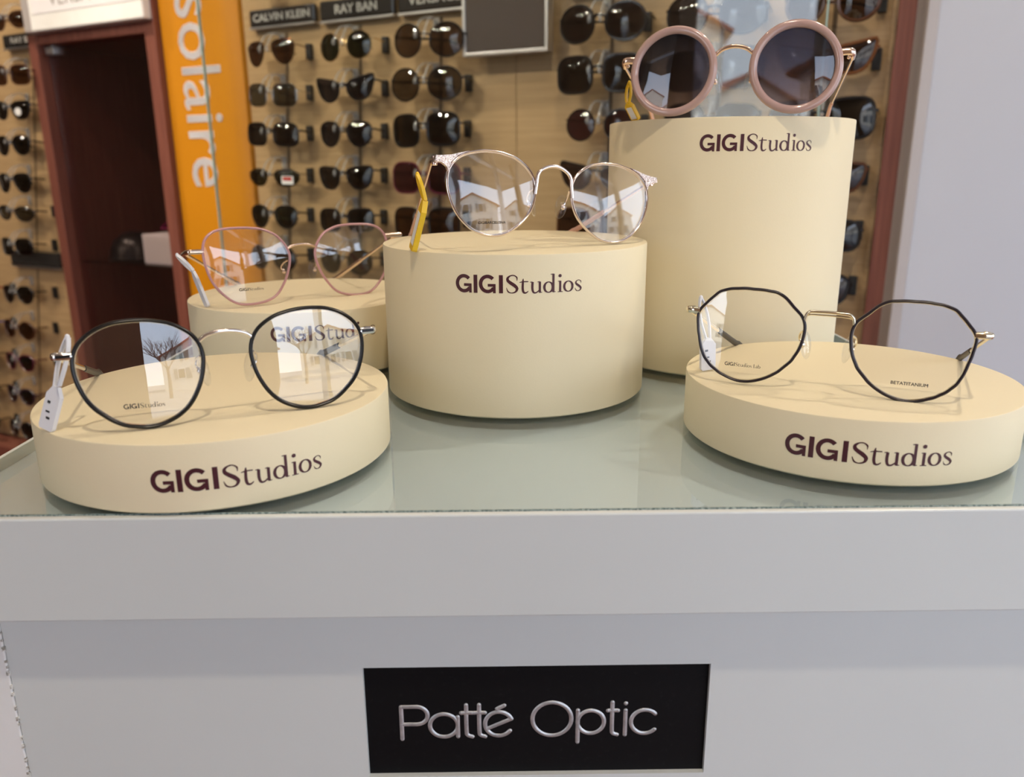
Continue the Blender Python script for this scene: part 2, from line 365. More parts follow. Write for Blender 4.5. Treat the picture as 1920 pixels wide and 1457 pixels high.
# body front with a cut-out for the plaque (four boards round the opening)
PX0, PX1, PZ0, PZ1 = -.0650, .0880, -.1354, -.0781
bm = bmesh.new()
for lo, hi in (((-.2183, YB, -Z0+.02), (PX0, YB+.018, -.046)), ((PX1, YB, -Z0+.02), (.2395, YB+.018, -.046)),
               ((PX0, YB, PZ1), (PX1, YB+.018, -.046)), ((PX0, YB, -Z0+.02), (PX1, YB+.018, PZ0))):
    add_box(bm, cl(lo), cl(hi))
bmesh.ops.remove_doubles(bm, verts=bm.verts, dist=1e-6)
finish('front_panel', bm, M['white'], counter)
cbox('side_board', (-.2402, YB-.0004, -Z0+.02), (-.2188, CY1-.01, -.021), M['white_edge'], .0006)
cbox('side_board', (.2398, YB+.0004, -Z0+.02), (.2600, CY1-.01, -.021), M['white_edge'], .0006)
bm = bmesh.new(); add_box(bm, cl((-.2188, YB+.0008, -Z0+.02)), cl((-.2183, YB+.01, -.046)))
zz = -.058
while zz > -.30:
    h_ = random.uniform(.0006, .0022); s_ = random.uniform(.0003, .0009)
    add_box(bm, cl((-.21875-s_, YB-.0007, zz-h_)), cl((-.2187+s_*.8, YB+.002, zz))); zz -= h_+random.uniform(.0004, .006)
finish('chipped_seam', bm, M['chip'], counter)
cbox('kick_plate', (-.235, YB+.03, -Z0), (.255, CY1-.03, -Z0+.02), M['white'])
# sheet of glass on the deck, its cut front edge dark green
gls = empty('glass_sheet', place((.01, .22, Z0-.0062)), 'sheet of clear glass lying on top of the white counter', 'glass sheet')
GF = CY0-.22+.0042
box('sheet', (CX0-.01, GF, 0.0002), (CX1-.01, CY1-.225, .0060), M['glass_sheet'], gls)
box('cut_edge', (CX0-.01, GF-.0003, 0.0002), (CX1-.01, GF+.0004, .0060), M['glass_edge'], gls, label='greenish cut front edge of the glass')
box('cut_edge', (CX0-.0103, GF+.0004, 0.0002), (CX0-.0097, CY1-.225, .0060), M['glass_side'], gls, label='greenish cut side edge of the glass')
box('cut_edge', (CX1-.0103, GF+.0004, 0.0002), (CX1-.0097, CY1-.225, .0060), M['glass_side'], gls, label='greenish cut side edge of the glass')

# name plaque set in the cut-out, letters routed as round-ended strokes
plq = empty('name_plaque', place((.0115, YB+.0032, Z0+PZ0)), 'black plaque with routed silver shop lettering, recessed in the white counter front', 'sign')
box('plate', (PX0-.0115, -.0008, 0), (PX1-.0115, .010, PZ1-PZ0), M['plaque'], plq)
bm = bmesh.new()
def mm(x, z): return Vector(((x-11.5)*1e-3, -.0008, (z-PZ0*1e3)*1e-3))
def stroke(P, n=6, closed=False):
    Q = catmull([mm(*p) for p in P], n, closed) if len(P) > 2 else [mm(*p) for p in P]
    add_tube(bm, Q, (.00098, .0005), 8, closed, up=(0, -1, 0))
    if not closed:
        for e in (Q[0], Q[-1]): add_ball(bm, e, .00098, 1, .6, 1, seg=8)
def circ(cx, cz, rx, rz, a0, a1, n=20): return [(cx+rx*math.cos(math.radians(a0+(a1-a0)*i/n)), cz+rz*math.sin(math.radians(a0+(a1-a0)*i/n))) for i in range(n+1)]
stroke([(-49.4, -100.2), (-49.4, -117.0)]); stroke([(-49.4, -100.1), (-42.5, -100.1)]+circ(-42.5, -104.7, 4.9, 4.6, 88, -88, 10)+[(-42.5, -109.3), (-49.4, -109.3)], 2)
stroke(circ(-30.4, -110.1, 6.3, 6.0, 0, 360)[:-1], 2, True); stroke([(-24.1, -105.6), (-24.1, -116.0)])
for x in (-20.2, -14.4):
    stroke([(x, -99.4), (x, -112.8), (x+.5, -115.3), (x+2.6, -116.2)], 5); stroke([(x-2.3, -103.6), (x+2.6, -103.6)])
stroke(circ(-5.6, -109.6, 6.2, 6.3, 24, 325), 2); stroke([(-11.1, -112.2), (.1, -107.0)]); stroke([(-6.4, -101.7), (-3.0, -99.9)])
stroke(circ(18.4, -107.4, 8.8, 8.7, 0, 360)[:-1], 2, True)
stroke([(30.1, -102.9), (30.1, -119.8)]); stroke(circ(36.0, -109.2, 6.0, 6.0, 0, 360)[:-1], 2, True)
stroke([(45.6, -98.9), (45.6, -112.6), (46.1, -115.3), (48.0, -116.1)], 5); stroke([(43.6, -103.3), (48.2, -103.3)])
stroke([(51.6, -103.2), (51.6, -116.2)]); add_ball(bm, mm(51.6, -99.6), .00105, 1, .6, 1, seg=8)
stroke(circ(60.4, -109.4, 6.2, 6.2, 42, 318), 2)
bmesh.ops.recalc_face_normals(bm, faces=bm.faces)
finish('lettering', bm, M['plaque_letter'], plq, 60, 'silver routed lettering of the shop name')

# ================================================================== PLINTHS
PL = {'A': (-.1390, .1114, .0800, .0299), 'B': (-.1446, .3173, .0810, .0448), 'C': (.0055, .2304, .0795, .0894),
      'D': (.1537, .3126, .0810, .1605), 'E': (.1728, .1307, .0798, .0298)}
TXT = {'A': (-1.4, .0100, .0095, 47.7), 'E': (-39.5, .0104, .0096, 10.2), 'C': (-23.8, .0694, .0095, 25.4), 'D': (-26.6, .1408, .0098, 22.1), 'B': (-3.4, .0263, .0098, 45.3)}
PLAB = {'A': 'low round cream plinth carrying the round black-rimmed glasses', 'E': 'low round cream plinth carrying the angular dark-rimmed glasses',
        'B': 'medium-low cream plinth carrying the pink-rimmed glasses', 'C': 'drum-shaped cream plinth carrying the silver wire glasses',
        'D': 'tallest cream plinth, under the round pink sunglasses'}
for k, (x, y, r, h) in PL.items():
    root = empty('display_plinth', place((x, y, Z0)), PLAB[k], 'plinth', 'cream display plinths on the glass counter')
    bm = bmesh.new(); c = .0007
    add_lathe(bm, [(0, .0003), (r-.002, .0003), (r-.0008, .0008), (r, .0016), (r, h-c*1.2), (r-c*.35, h-c*.3), (r-c*1.3, h), (0, h)], 144)
    finish('drum', bm, M['cream'], root, 40)
    a0, zb, cap, a1 = TXT[k]; sx_ = math.radians(a1-a0)/WORD_W
    bm = bmesh.new(); R = r+.00012
    def onc(px, py):
        a = math.radians(a0)+px*sx_
        return Vector((R*math.sin(a), -R*math.cos(a), zb+py*cap))
    add_quads(bm, word_quads(), onc)
    bmesh.ops.recalc_face_normals(bm, faces=bm.faces)
    finish('lettering', bm, M['burgundy'], root, None, 'burgundy printed lettering on the plinth front')

# ================================================================== GLASSES ON THE PLINTHS
OUTL = {
 'A': [(57.5, 21.9), (56.3, 17.5), (54.6, 13.4), (52.2, 9.7), (49.1, 6.6), (45.9, 3.9), (42.2, 1.8), (38.1, 0.7), (33.9, 0.0), (29.5, 0.2), (25.3, 1.4), (21.4, 3.3), (17.9, 6.0), (15.1, 9.4), (12.9, 13.3), (11.2, 17.4), (10.1, 21.9), (9.6, 26.7), (10.5, 31.6), (13.0, 35.9), (16.7, 39.0), (20.9, 41.3), (25.3, 42.6), (29.6, 43.4), (33.9, 43.7), (38.2, 43.6), (42.6, 43.1), (47.1, 41.7), (51.3, 39.4), (55.0, 36.1), (57.4, 31.7), (58.0, 26.7)],
 'B': [(65.3, 24.7), (64.0, 19.5), (62.0, 14.6), (59.2, 10.4), (55.8, 6.6), (52.0, 3.3), (47.5, 1.0), (42.6, 0.1), (37.7, 0.0), (32.9, 0.4), (28.1, 1.4), (23.4, 3.3), (19.5, 6.4), (16.4, 10.5), (13.7, 14.8), (11.6, 19.5), (9.9, 24.7), (9.2, 30.4), (10.8, 35.8), (14.0, 40.5), (18.0, 44.4), (22.9, 46.8), (27.9, 48.4), (32.9, 49.0), (37.7, 49.4), (42.6, 49.4), (47.9, 49.3), (53.7, 48.7), (59.7, 46.7), (64.2, 42.4), (66.1, 36.4), (66.1, 30.3)],
 'C': [(62.4, 21.9), (61.0, 17.1), (58.9, 12.8), (56.3, 9.0), (53.1, 5.8), (49.6, 3.1), (45.6, 1.3), (41.3, 0.2), (37.0, 0.0), (32.8, 0.5), (28.7, 1.8), (25.0, 3.9), (21.5, 6.3), (18.2, 9.3), (15.2, 12.8), (13.0, 17.1), (11.6, 21.9), (11.3, 27.0), (12.4, 32.1), (15.4, 36.3), (19.4, 39.5), (23.7, 41.8), (28.3, 42.9), (32.7, 43.7), (37.0, 43.8), (41.3, 43.7), (45.7, 42.9), (50.3, 41.7), (54.9, 39.7), (59.0, 36.6), (61.9, 32.2), (62.8, 27.0)],
 'E': [(59.3, 22.4), (58.6, 19.7), (58.0, 17.1), (57.3, 14.6), (56.3, 12.2), (55.1, 9.8), (53.4, 7.8), (51.6, 5.9), (49.4, 4.4), (47.3, 3.0), (44.9, 2.0), (42.6, 1.1), (40.1, 0.4), (37.6, 0.0), (35.1, 0.0), (32.6, 0.3), (30.2, 0.9), (27.9, 1.7), (25.7, 2.7), (23.6, 3.9), (21.5, 5.3), (19.6, 6.8), (17.9, 8.6), (16.2, 10.4), (14.5, 12.4), (13.3, 14.7), (12.1, 17.1), (11.2, 19.7), (10.6, 22.4), (10.2, 25.2), (10.1, 28.1), (10.6, 30.9), (11.9, 33.6), (13.9, 35.7), (16.0, 37.6), (17.9, 39.6), (19.9, 41.5), (22.2, 43.0), (24.7, 44.0), (27.4, 44.3), (30.0, 44.6), (32.6, 44.7), (35.1, 44.7), (37.7, 44.8), (40.2, 44.7), (42.8, 44.4), (45.6, 44.1), (48.3, 43.3), (50.9, 42.2), (53.0, 40.2), (55.0, 38.2), (56.9, 36.0), (58.8, 33.8), (60.1, 31.1), (60.1, 28.0), (59.7, 25.1)],
 'D': [(35.1+26.3*math.cos(2*math.pi*i/48), 26.3+26.3*math.sin(2*math.pi*i/48)) for i in range(48)],
}
POSE = {  # axes x (along the front), y (towards the temples), z (up the lenses) and origin
 'A': ((.9122, .4098, -.0037), (-.4054, .9009, -.1549), (-.0602, .1428, .9879), (-.1173, .0647, .0299)),
 'B': ((.7891, .6140, -.0194), (-.6097, .7790, -.1464), (-.0748, .1274, .9890), (-.1363, .2849, .0448)),
 'C': ((.8949, .4365, -.0930), (-.4462, .8800, -.1630), (.0107, .1874, .9822), (.0258, .1819, .0933)),
 'D': ((.9516, -.3074, 0), (.3047, .9432, -.1323), (.0406, .1259, .9912), (.1346, .2400, .1605)),
 'E': ((.9049, -.4249, -.0238), (.4192, .8996, -.1225), (.0734, .1009, .9922), (.1463, .0964, .0298)),
}
K = 1e-3
def L3(x, y, z): return Vector((x*K, y*K, z*K))
def sag(x, z, cx, cz, R=125.0):
    d2 = (x-cx)**2+(z-cz)**2
    return (R-math.sqrt(max(R*R-d2, 1)))        # mm behind the lens apex
def lens_mesh(name, outline, sgn, m, parent, inset=.3, bulge=True, thick=1.4, yoff=0.0, label=None):
    P = [(sgn*x, z) for x, z in outline]
    cx = sum(p[0] for p in P)/len(P); cz = sum(p[1] for p in P)/len(P)
    smax = max(sag(x, z, cx, cz) for x, z in P) if bulge else 0
    bm = bmesh.new(); layers = []
    for side in (0, 1):
        c = bm.verts.new(L3(cx, yoff-(smax if bulge else 0)*.8+side*thick, cz)); rings = []
        for f in (.25, .5, .75, 1.0):
            ring = []
            for x, z in P:
                dx, dz = x-cx, z-cz; q = math.hypot(dx, dz); s_ = (q-inset)/q*f
                X, Zz = cx+dx*s_, cz+dz*s_
                y = yoff+((sag(X, Zz, cx, cz)-smax)*.8 if bulge else 0)+side*thick
                ring.append(bm.verts.new(L3(X, y, Zz)))
            rings.append(ring)
        n = len(P)
        for i in range(n):
            j = (i+1) % n; bm.faces.new((c, rings[0][i], rings[0][j]))
            for A, B in zip(rings, rings[1:]): bm.faces.new((A[i], B[i], B[j], A[j]))
        layers.append(rings[-1])
    for i in range(n): bm.faces.new((layers[0][i], layers[1][i], layers[1][(i+1) % n], layers[0][(i+1) % n]))
    bmesh.ops.recalc_face_normals(bm, faces=bm.faces)
    o = finish(name, bm, m, parent, 40, label)
    return o, (lambda X, Zz: yoff+((sag(X, Zz, cx, cz)-smax)*.8 if bulge else 0))
def rim_path(outline, sgn, y=0.0, off=0.0, n=3):
    cx = sum(p[0] for p in outline)/len(outline); cz = sum(p[1] for p in outline)/len(outline)
    q = []
    for x, z in outline:
        d = math.hypot(x-cx, z-cz); s_ = (d+off)/d
        q.append(L3(sgn*(cx+(x-cx)*s_), y, cz+(z-cz)*s_))
    return catmull(q, n, True)
def pose(k):
    x, y, z, o = POSE[k]
    return Matrix(((x[0], y[0], z[0], o[0]), (x[1], y[1], z[1], o[1]), (x[2], y[2], z[2], o[2]+Z0+.0010), (0, 0, 0, 1)))
def edge_contact(k, H, d):
    """point where a temple leaving hinge H along d crosses the rim of the plinth top"""
    x, y, r, h = PL[k]; r -= .002
    d = Vector((d[0], d[1])).normalized(); p = Vector((H.x-x, H.y-y)); b = p.dot(d); c = p.dot(p)-r*r
    t = -b+math.sqrt(max(b*b-c, 1e-9)); q = p+d*t
    return Vector((q.x+x, q.y+y, h+Z0+.0018))
def nose_pad(root, s, metal, z=20.0, x=9.3, y=7.5, attach=(10.6, 27)):
    a = catmull([L3(s*attach[0], .6, attach[1]), L3(s*(attach[0]+1.6), 4.5, attach[1]-1.5), L3(s*(x+3.2), y+.5, z+2.5), L3(s*(x+1.2), y, z)], 5)
    bm = bmesh.new(); add_tube(bm, a, .00055, 6); add_ball(bm, L3(s*(x+1.7), y+.2, z), .0017, .8, .8, 1, seg=10)
    bmesh.ops.recalc_face_normals(bm, faces=bm.faces)
    arm = finish('pad_arm', bm, metal, root, 50)
    bm = bmesh.new(); rot = Matrix.Rotation(s*math.radians(28), 3, 'Z') @ Matrix.Rotation(s*math.radians(10), 3, 'Y')
    add_ball(bm, L3(s*x, y, z), .001, 1.5, 3.9, 6.8, rot, 16)
    finish('nose_pad', bm, M['pad'], root, 60)
def temple(k, root, s, hinge, contact, arm_m, tip_m, arm_r=(.0007, .0012), tip_r=.0021, droop=True, tip_len=.034, tip_from=.034):
    mw = root.matrix_world; inv = mw.inverted(); H = mw @ L3(*hinge)
    Cw = contact; d = (Cw-H); L = d.length; d.normalize()
    if droop:
        A = Cw-d*tip_from; hd = Vector((d.x, d.y, 0)).normalized()
        end1 = Cw+d*.008+Vector((0, 0, .0004)); P = [A, Cw, end1, Cw+hd*.020+Vector((0, 0, -.010)), Cw+hd*(tip_len-.002)+Vector((0, 0, -.027))]
    else:
        A = Cw; hd = Vector((d.x, d.y, 0)).normalized(); zb = PL[k][3]+Z0+.002
        P = [A, A+d*.010, A+hd*.020+Vector((0, 0, -.008)), Vector((A.x+hd.x*.030, A.y+hd.y*.030, zb))]
    arm = tube('temple', [inv @ H, inv @ (H*.5+A*.5), inv @ A], arm_r, arm_m, root, 8, up=(0, 0, 1))
    tp = catmull([inv @ p for p in P], 5); n = len(tp)
    tube('temple_tip', tp, [(tip_r*.62*(.75+.45*i/(n-1)), tip_r*(.75+.5*i/(n-1))) for i in range(n)], tip_m, arm, 10, up=(0, 0, 1))
    return arm
def print_on(lens, fn, text, x0, x1, z0, cap, m, slope=0.0, quads=None, qw=WORD_W, bold=0.0):
    bm = bmesh.new()
    def f(px, py):
        X = x0+px; Zz = z0+py+px*slope
        return L3(X, fn(X, Zz)-.35, Zz)
    if quads is not None:
        sc = (x1-x0)/qw; add_quads(bm, quads, lambda px, py: f(px*sc, py*cap))
    else: add_font(bm, text, f, x1-x0, cap, bold)
    finish('lens_print', bm, m, lens, None, 'small dark lettering printed on the lens')

GGRP = 'eyewear shown on the cream plinths'
# ---- A: round black rims, silver metal
def wire_glasses(k, label, rim_m, lining_m, metal, tip_m, bridge, rim_r=.00085, hinge=(64.6, 5, 31.6), contacts=None, end=None, bridge_r=.0009, bar=False, pads=(9.3, 20), rhinge=None):
    root = empty('eyeglasses', pose(k), label, 'glasses', GGRP)
    lenses = []
    for s in (-1, 1):
        r = tube('rim', rim_path(OUTL[k], s), (rim_r, rim_r*1.25), rim_m, root, 8, True, up=(0, 1, 0))
        if lining_m: tube('rim_lining', rim_path(OUTL[k], s, .55, -.55), (rim_r*.55, rim_r*1.0), lining_m, r, 6, True, up=(0, 1, 0), label='bright metal lining inside the rim')
        lenses.append(lens_mesh('lens', OUTL[k], s, M['clear_lens'], root))
        nose_pad(root, s, metal, z=pads[1], x=pads[0])
        hx, hy, hz = (rhinge if (s > 0 and rhinge) else hinge)
        if end: end(root, s, hx, hy, hz)
        H = root.matrix_world @ L3(s*hx, hy, hz)
        if contacts and contacts[s] is not None: d = (contacts[s][0]-H.x, contacts[s][1]-H.y)
        else: yv = root.matrix_world.col[1]; d = (yv.x, yv.y)
        temple(k, root, s, (s*hx, hy, hz), edge_contact(k, H, d), metal, tip_m)
    tube('bridge', catmull([L3(*p) for p in bridge], 6), bridge_r, metal, root, 8)
    return root, lenses
def end_bar(metal, cap=None, zlo=None, x_in=57.6):
    def f(root, s, hx, hy, hz):
        bm = bmesh.new()
        add_tube(bm, catmull([L3(s*x_in, .1, hz-.2), L3(s*(hx-3.2), .0, hz), L3(s*(hx-.8), .9, hz), L3(s*hx, hy*.6, hz), L3(s*hx, hy+3, hz-.5)], 5), (.0011, .0016), 8, up=(0, 0, 1))
        for dz in (-1.1, 1.1): add_tube(bm, [L3(s*(hx-.9), hy-1.2, hz+dz), L3(s*(hx-2.6), hy+1.4, hz+dz)], .0006, 6)
        bmesh.ops.recalc_face_normals(bm, faces=bm.faces)
        e = finish('endpiece', bm, metal, root, 50)
        if cap:
            bm = bmesh.new(); add_tube(bm, [L3(s*(x_in+.6), -1.15, hz), L3(s*(hx-1.0), -1.0, hz)], (.0004, .0007), 6, up=(0, 0, 1))
            finish('enamel_bar', bm, cap, e, 50, 'black enamel inlay on the endpiece')
    return f
g, ln = wire_glasses('A', 'round glasses with black rims and silver bridge on the low plinth nearest the sign', M['black_enamel'], M['silver'], M['silver'], M['smoke_tip'],
    [(-10.6, .2, 33.2), (-8.0, -.6, 35.2), (-4.5, -1.2, 36.3), (0, -1.4, 36.7), (4.5, -1.2, 36.2), (8.2, -.6, 35.0), (10.5, .2, 33.2)],
    contacts={-1: (-.2121, .1399), 1: (-.106, .1852)}, end=end_bar(M['silver'], M['black_enamel']))
g['label'] = 'round wire glasses with glossy black rims and a silver arched bridge'
print_on(ln[0][0], ln[0][1], '', -41.8, -26.4, 8.4, 2.05, M['ink'], -.03, word_quads())
# ---- E: angular plum-black rims, pale gold metal
g, ln = wire_glasses('E', 'angular octagonal glasses with thin plum-black rims and pale gold flat bridge', M['plum_enamel'], M['pale_gold'], M['pale_gold'], M['smoke_tip'],
    [(-10.8, .1, 31.6), (-10.2, -.5, 34.6), (-8.9, -.9, 36.2), (-7.0, -1.0, 36.5), (0, -1.1, 36.7), (7.0, -1.0, 36.5), (8.9, -.9, 36.1), (10.3, -.5, 34.6), (10.9, .1, 31.6)],
    rim_r=.0007, hinge=(66.0, 5, 32.4), contacts={-1: (.1412, .208), 1: (.252, .1699)}, end=end_bar(M['pale_gold'], None, x_in=59.4), bridge_r=.00075)
tube('brace', catmull([L3(-9.2, -.2, 34.5), L3(-8.2, -.5, 35.0), L3(0, -.6, 35.2), L3(8.2, -.5, 35.0), L3(9.2, -.2, 34.5)], 4), .00045, M['pale_gold'], g, 6)
print_on(ln[0][0], ln[0][1], '', -44.7, -28.0, 7.1, 1.75, M['ink'], .012, word_quads(LAB), 8.8)
print_on(ln[1][0], ln[1][1], 'BETATITANIUM', 29.2, 44.2, 7.3, 1.45, M['ink'], .015, bold=.05)
# ---- C: rounded silver wire rims with engraved corners
def end_engraved(root, s, hx, hy, hz):
    bm = bmesh.new()
    poly = [(50.2, 42.6), (55.5, 41.2), (61.0, 39.6), (66.0, 38.9), (69.0, 38.6), (69.4, 35.8), (66.0, 35.4), (63.2, 33.6), (62.3, 31.0), (60.6, 36.2), (56.5, 39.9)]
    a = [bm.verts.new(L3(s*x, -.9-(.0 if x < 62 else 0), z)) for x, z in poly]; b = [bm.verts.new(L3(s*x, 1.2+(3.2 if x > 68 else 0), z)) for x, z in poly]
    n = len(poly); bm.faces.new(a if s < 0 else a[::-1]); bm.faces.new(b[::-1] if s < 0 else b)
    for i in range(n): bm.faces.new((a[i], a[(i+1) % n], b[(i+1) % n], b[i]))
    bmesh.ops.recalc_face_normals(bm, faces=bm.faces)
    e = finish('endpiece', bm, M['engraved'], root, 25, 'engraved flared corner of the rim')
    bm = bmesh.new()
    for dz in (-1.6, 0, 1.6): add_tube(bm, [L3(s*(hx-.6), hy-2.4, hz+dz-.6), L3(s*(hx-.6), hy-2.4, hz+dz+.6)], .0015, 8)
    add_tube(bm, [L3(s*(hx-.8), 1, hz), L3(s*(hx-.6), hy-2, hz), L3(s*hx, hy+1, hz)], (.0010, .0015), 8, up=(0, 0, 1))
    bmesh.ops.recalc_face_normals(bm, faces=bm.faces)
    finish('hinge', bm, M['rose_gold'], e, 50)
g, ln = wire_glasses('C', 'thin silver wire glasses with engraved flared corners on the drum plinth', M['rose_silver'], M['rose_silver'], M['rose_silver'], M['blush_tip'],
    [(-11.6, -.4, 23.5), (-10.9, -.9, 29.3), (-10.3, -1.2, 33.6), (-8.6, -1.4, 36.0), (-5.4, -1.6, 37.8), (-1.9, -1.7, 38.7), (1.9, -1.7, 38.7), (5.4, -1.6, 37.6), (8.6, -1.4, 35.6), (10.3, -1.2, 33.0), (10.9, -.9, 28.6), (11.8, -.4, 23.0)],
    rim_r=.00075, hinge=(68.6, 6, 36.6), contacts={-1: (-.0611, .2668), 1: None}, end=end_engraved, bridge_r=.00105, pads=(9.0, 19))
print_on(ln[0][0], ln[0][1], 'GIGIBARCELONA', -46.0, -30.1, 5.4, 1.3, M['ink'], .07, bold=.04)
for ch in g.children:
    if ch.name.startswith('temple'): ch.data.materials[0] = M['rose_gold']
# ---- B: large soft-square pink rims, rose gold
g, ln = wire_glasses('B', 'large soft-square glasses with thin pink rims and rose gold temples', M['pink_enamel'], None, M['rose_gold'], M['rose_gold'],
    [(-9.9, -.2, 35.0), (-6, -1.0, 36.6), (0, -1.3, 37.2), (6, -1.0, 36.6), (10.0, -.2, 35.0)],
    rim_r=.00085, hinge=(75.5, 8, 35.5), contacts={-1: (-.21, .36), 1: (-.1463, .4045)}, end=end_bar(M['rose_gold'], None, x_in=65.6), pads=(9.6, 20), rhinge=(80, 11, 41))
print_on(ln[0][0], ln[0][1], '', -47.2, -30.8, 8.9, 1.9, M['ink'], 0, word_quads())
# ---- D: round blush acetate sunglasses
root = empty('sunglasses', pose('D'), 'round sunglasses with thick blush pink acetate rims on the tallest plinth', 'sunglasses', GGRP)
for s in (-1, 1):
    wr = s*math.radians(6.5); C0 = L3(s*35.1, 0, 26.3)
    mwl = Matrix.Translation(C0) @ Matrix.Rotation(wr, 4, 'Z') @ Matrix.Translation(-C0)
    bm = bmesh.new(); ring = [L3(s*35.1+23.9*math.cos(2*math.pi*i/72), 0, 26.3+23.9*math.sin(2*math.pi*i/72)) for i in range(72)]
    add_tube(bm, ring, (.0024, .0023), 14, True, up=(0, 1, 0))
    for v in bm.verts: v.co = mwl @ v.co
    bmesh.ops.recalc_face_normals(bm, faces=bm.faces)
    finish('rim', bm, M['blush'], root, 60)
    o, _ = lens_mesh('lens', [(35.1+22.2*math.cos(2*math.pi*i/48), 26.3+22.2*math.sin(2*math.pi*i/48)) for i in range(48)], s, M['sun_grad'], root, yoff=.2, label='graduated dark lens, lighter towards the bottom')
    for v in o.data.vertices: v.co = mwl @ v.co
    nose_pad(root, s, M['rose_gold'], z=21, x=8.6, y=6.5, attach=(11.2, 26))
    bm = bmesh.new()
    add_tube(bm, catmull([L3(s*58.4, 3.2, 34.0), L3(s*62.5, 3.2, 34.4), L3(s*65.4, 3.6, 34.2), L3(s*66.3, 5.5, 33.4), L3(s*66.3, 9, 32.4)], 5), (.0013, .0021), 8, up=(0, 0, 1))
    add_ball(bm, L3(s*64.0, 6.2, 32.0), .0013, seg=8)
    bmesh.ops.recalc_face_normals(bm, faces=bm.faces)
    finish('endpiece', bm, M['rose_gold'], root, 50)
    H = root.matrix_world @ L3(s*66.3, 9, 32.4); yv = root.matrix_world.col[1]; d = Matrix.Rotation(s*math.radians(3), 3, 'Z') @ Vector((yv.x, yv.y, 0)).normalized()
    Cp = H+d*.080; Cp.z = PL['D'][3]+Z0+.0125
    temple('D', root, s, (s*66.3, 9, 32.4), Cp, M['rose_gold'], M['blush_tip'], droop=False)
tube('bridge', catmull([L3(-11.4, 1, 34.4), L3(-8, .2, 37.2), L3(-4, -.3, 38.7), L3(0, -.4, 39.2), L3(4, -.3, 38.7), L3(8, .2, 37.2), L3(11.4, 1, 34.4)], 6), .0012, M['rose_gold'], root, 10)

# ---- plastic security tags clipped round the temples
def security_tag(name, label, T, Mx, B, m, wdir, width=.0085, thick=.0018, face=None, marks=None, loop=.0022):
    T, Mx, B, wd = V3(T), V3(Mx), V3(B), V3(wdir).normalized()
    up = Vector((0, 0, Z0)); T += up; Mx += up; B += up
    root = empty(name, Matrix.Translation(B), label, 'tag', 'security tags on the displayed glasses')
    t, mm_ = T-B, Mx-B
    bm = bmesh.new()
    for s in (-1, 1):
        side = wd*s
        add_tube(bm, catmull([mm_+side*.0012, mm_*.6+t*.4+side*loop, mm_*.25+t*.75+side*loop*.85, t+side*.0005], 5), (.0006, .0011), 6, up=wd.cross(t-mm_))
    add_ball(bm, t, .0014, .8, .8, 1.2, seg=8)
    bmesh.ops.recalc_face_normals(bm, faces=bm.faces)
    finish('strap', bm, m, root, 50)
    ax = mm_.normalized(); nn = ax.cross(wd).normalized(); wd2 = nn.cross(ax)
    mw = Matrix(((wd2.x, ax.x, nn.x, 0), (wd2.y, ax.y, nn.y, 0), (wd2.z, ax.z, nn.z, 0), (0, 0, 0, 1)))
    Lg = mm_.length; bm = bmesh.new(); h = width/2
    add_prism(bm, [(-h*.8, .0003), (h*.8, .0003), (h, .0015), (h, Lg*.80), (h*.35, Lg), (-h*.35, Lg), (-h, Lg*.80), (-h, .0015)], thick, mw @ Matrix.Translation((0, 0, -thick/2)))
    bmesh.ops.recalc_face_normals(bm, faces=bm.faces)
    plate = finish('label_plate', bm, m, root)
    if face:
        for sgn in (-1, 1):
            bm = bmesh.new(); mz = mw @ Matrix.Translation((0, 0, sgn*(thick/2+.00005)-.00005))
            add_prism(bm, [(-h*.72, Lg*.12), (h*.72, Lg*.12), (h*.72, Lg*.76), (-h*.72, Lg*.76)], .0001, mz)
            bmesh.ops.recalc_face_normals(bm, faces=bm.faces); finish('paper_label', bm, M['paper'], plate, None, 'white paper label')
    if marks:
        bm = bmesh.new()
        for sgn in (-1, 1):
            for (a, b, c, d) in ((-.5, -.1, .60, .66), (-.45, .1, .40, .44), (-.2, .3, .26, .31)):
                mz = mw @ Matrix.Translation((0, 0, sgn*(thick/2+.00012)-.00004))
                add_prism(bm, [(h*a, Lg*c), (h*b, Lg*c), (h*b, Lg*d), (h*a, Lg*d)], .00008, mz)
        bmesh.ops.recalc_face_normals(bm, faces=bm.faces); finish('printed_marks', bm, M['ink'], plate)
    return root
security_tag('security_tag', 'white plastic tag hooked on the black-rimmed glasses', (-.1787, .0570, .0672), (-.1835, .0525, .0480), (-.1893, .0500, .0303), M['white_tag'], (.62, -.2, .2), .0080, marks=True)
security_tag('security_tag', 'white plastic tag hooked on the angular glasses', (.0990, .1416, .0675), (.1030, .1385, .0475), (.1040, .1395, .0302), M['white_tag'], (.9, .3, 0), .0085, marks=True)
security_tag('security_tag', 'yellow plastic tag hanging from the silver wire glasses', (-.0462, .1709, .1290), (-.0425, .1690, .1160), (-.0505, .1735, .0897), M['yellow_tag'], (.35, -.9, .15), .0085, thick=.0028, face=True)
security_tag('security_tag', 'slim white tag hooked on the pink-rimmed glasses', (-.2111, .2578, .0790), (-.2022, .2580, .0690), (-.1960, .2600, .0452), M['white_tag'], (.55, -.7, .3), .0060)
security_tag('security_tag', 'yellow plastic tag hanging from the round pink sunglasses', (.0790, .2750, .1830), (.0786, .2765, .1715), (.0850, .2790, .1609), M['yellow_tag'], (.5, -.85, 0), .0075, thick=.0022, face=True)

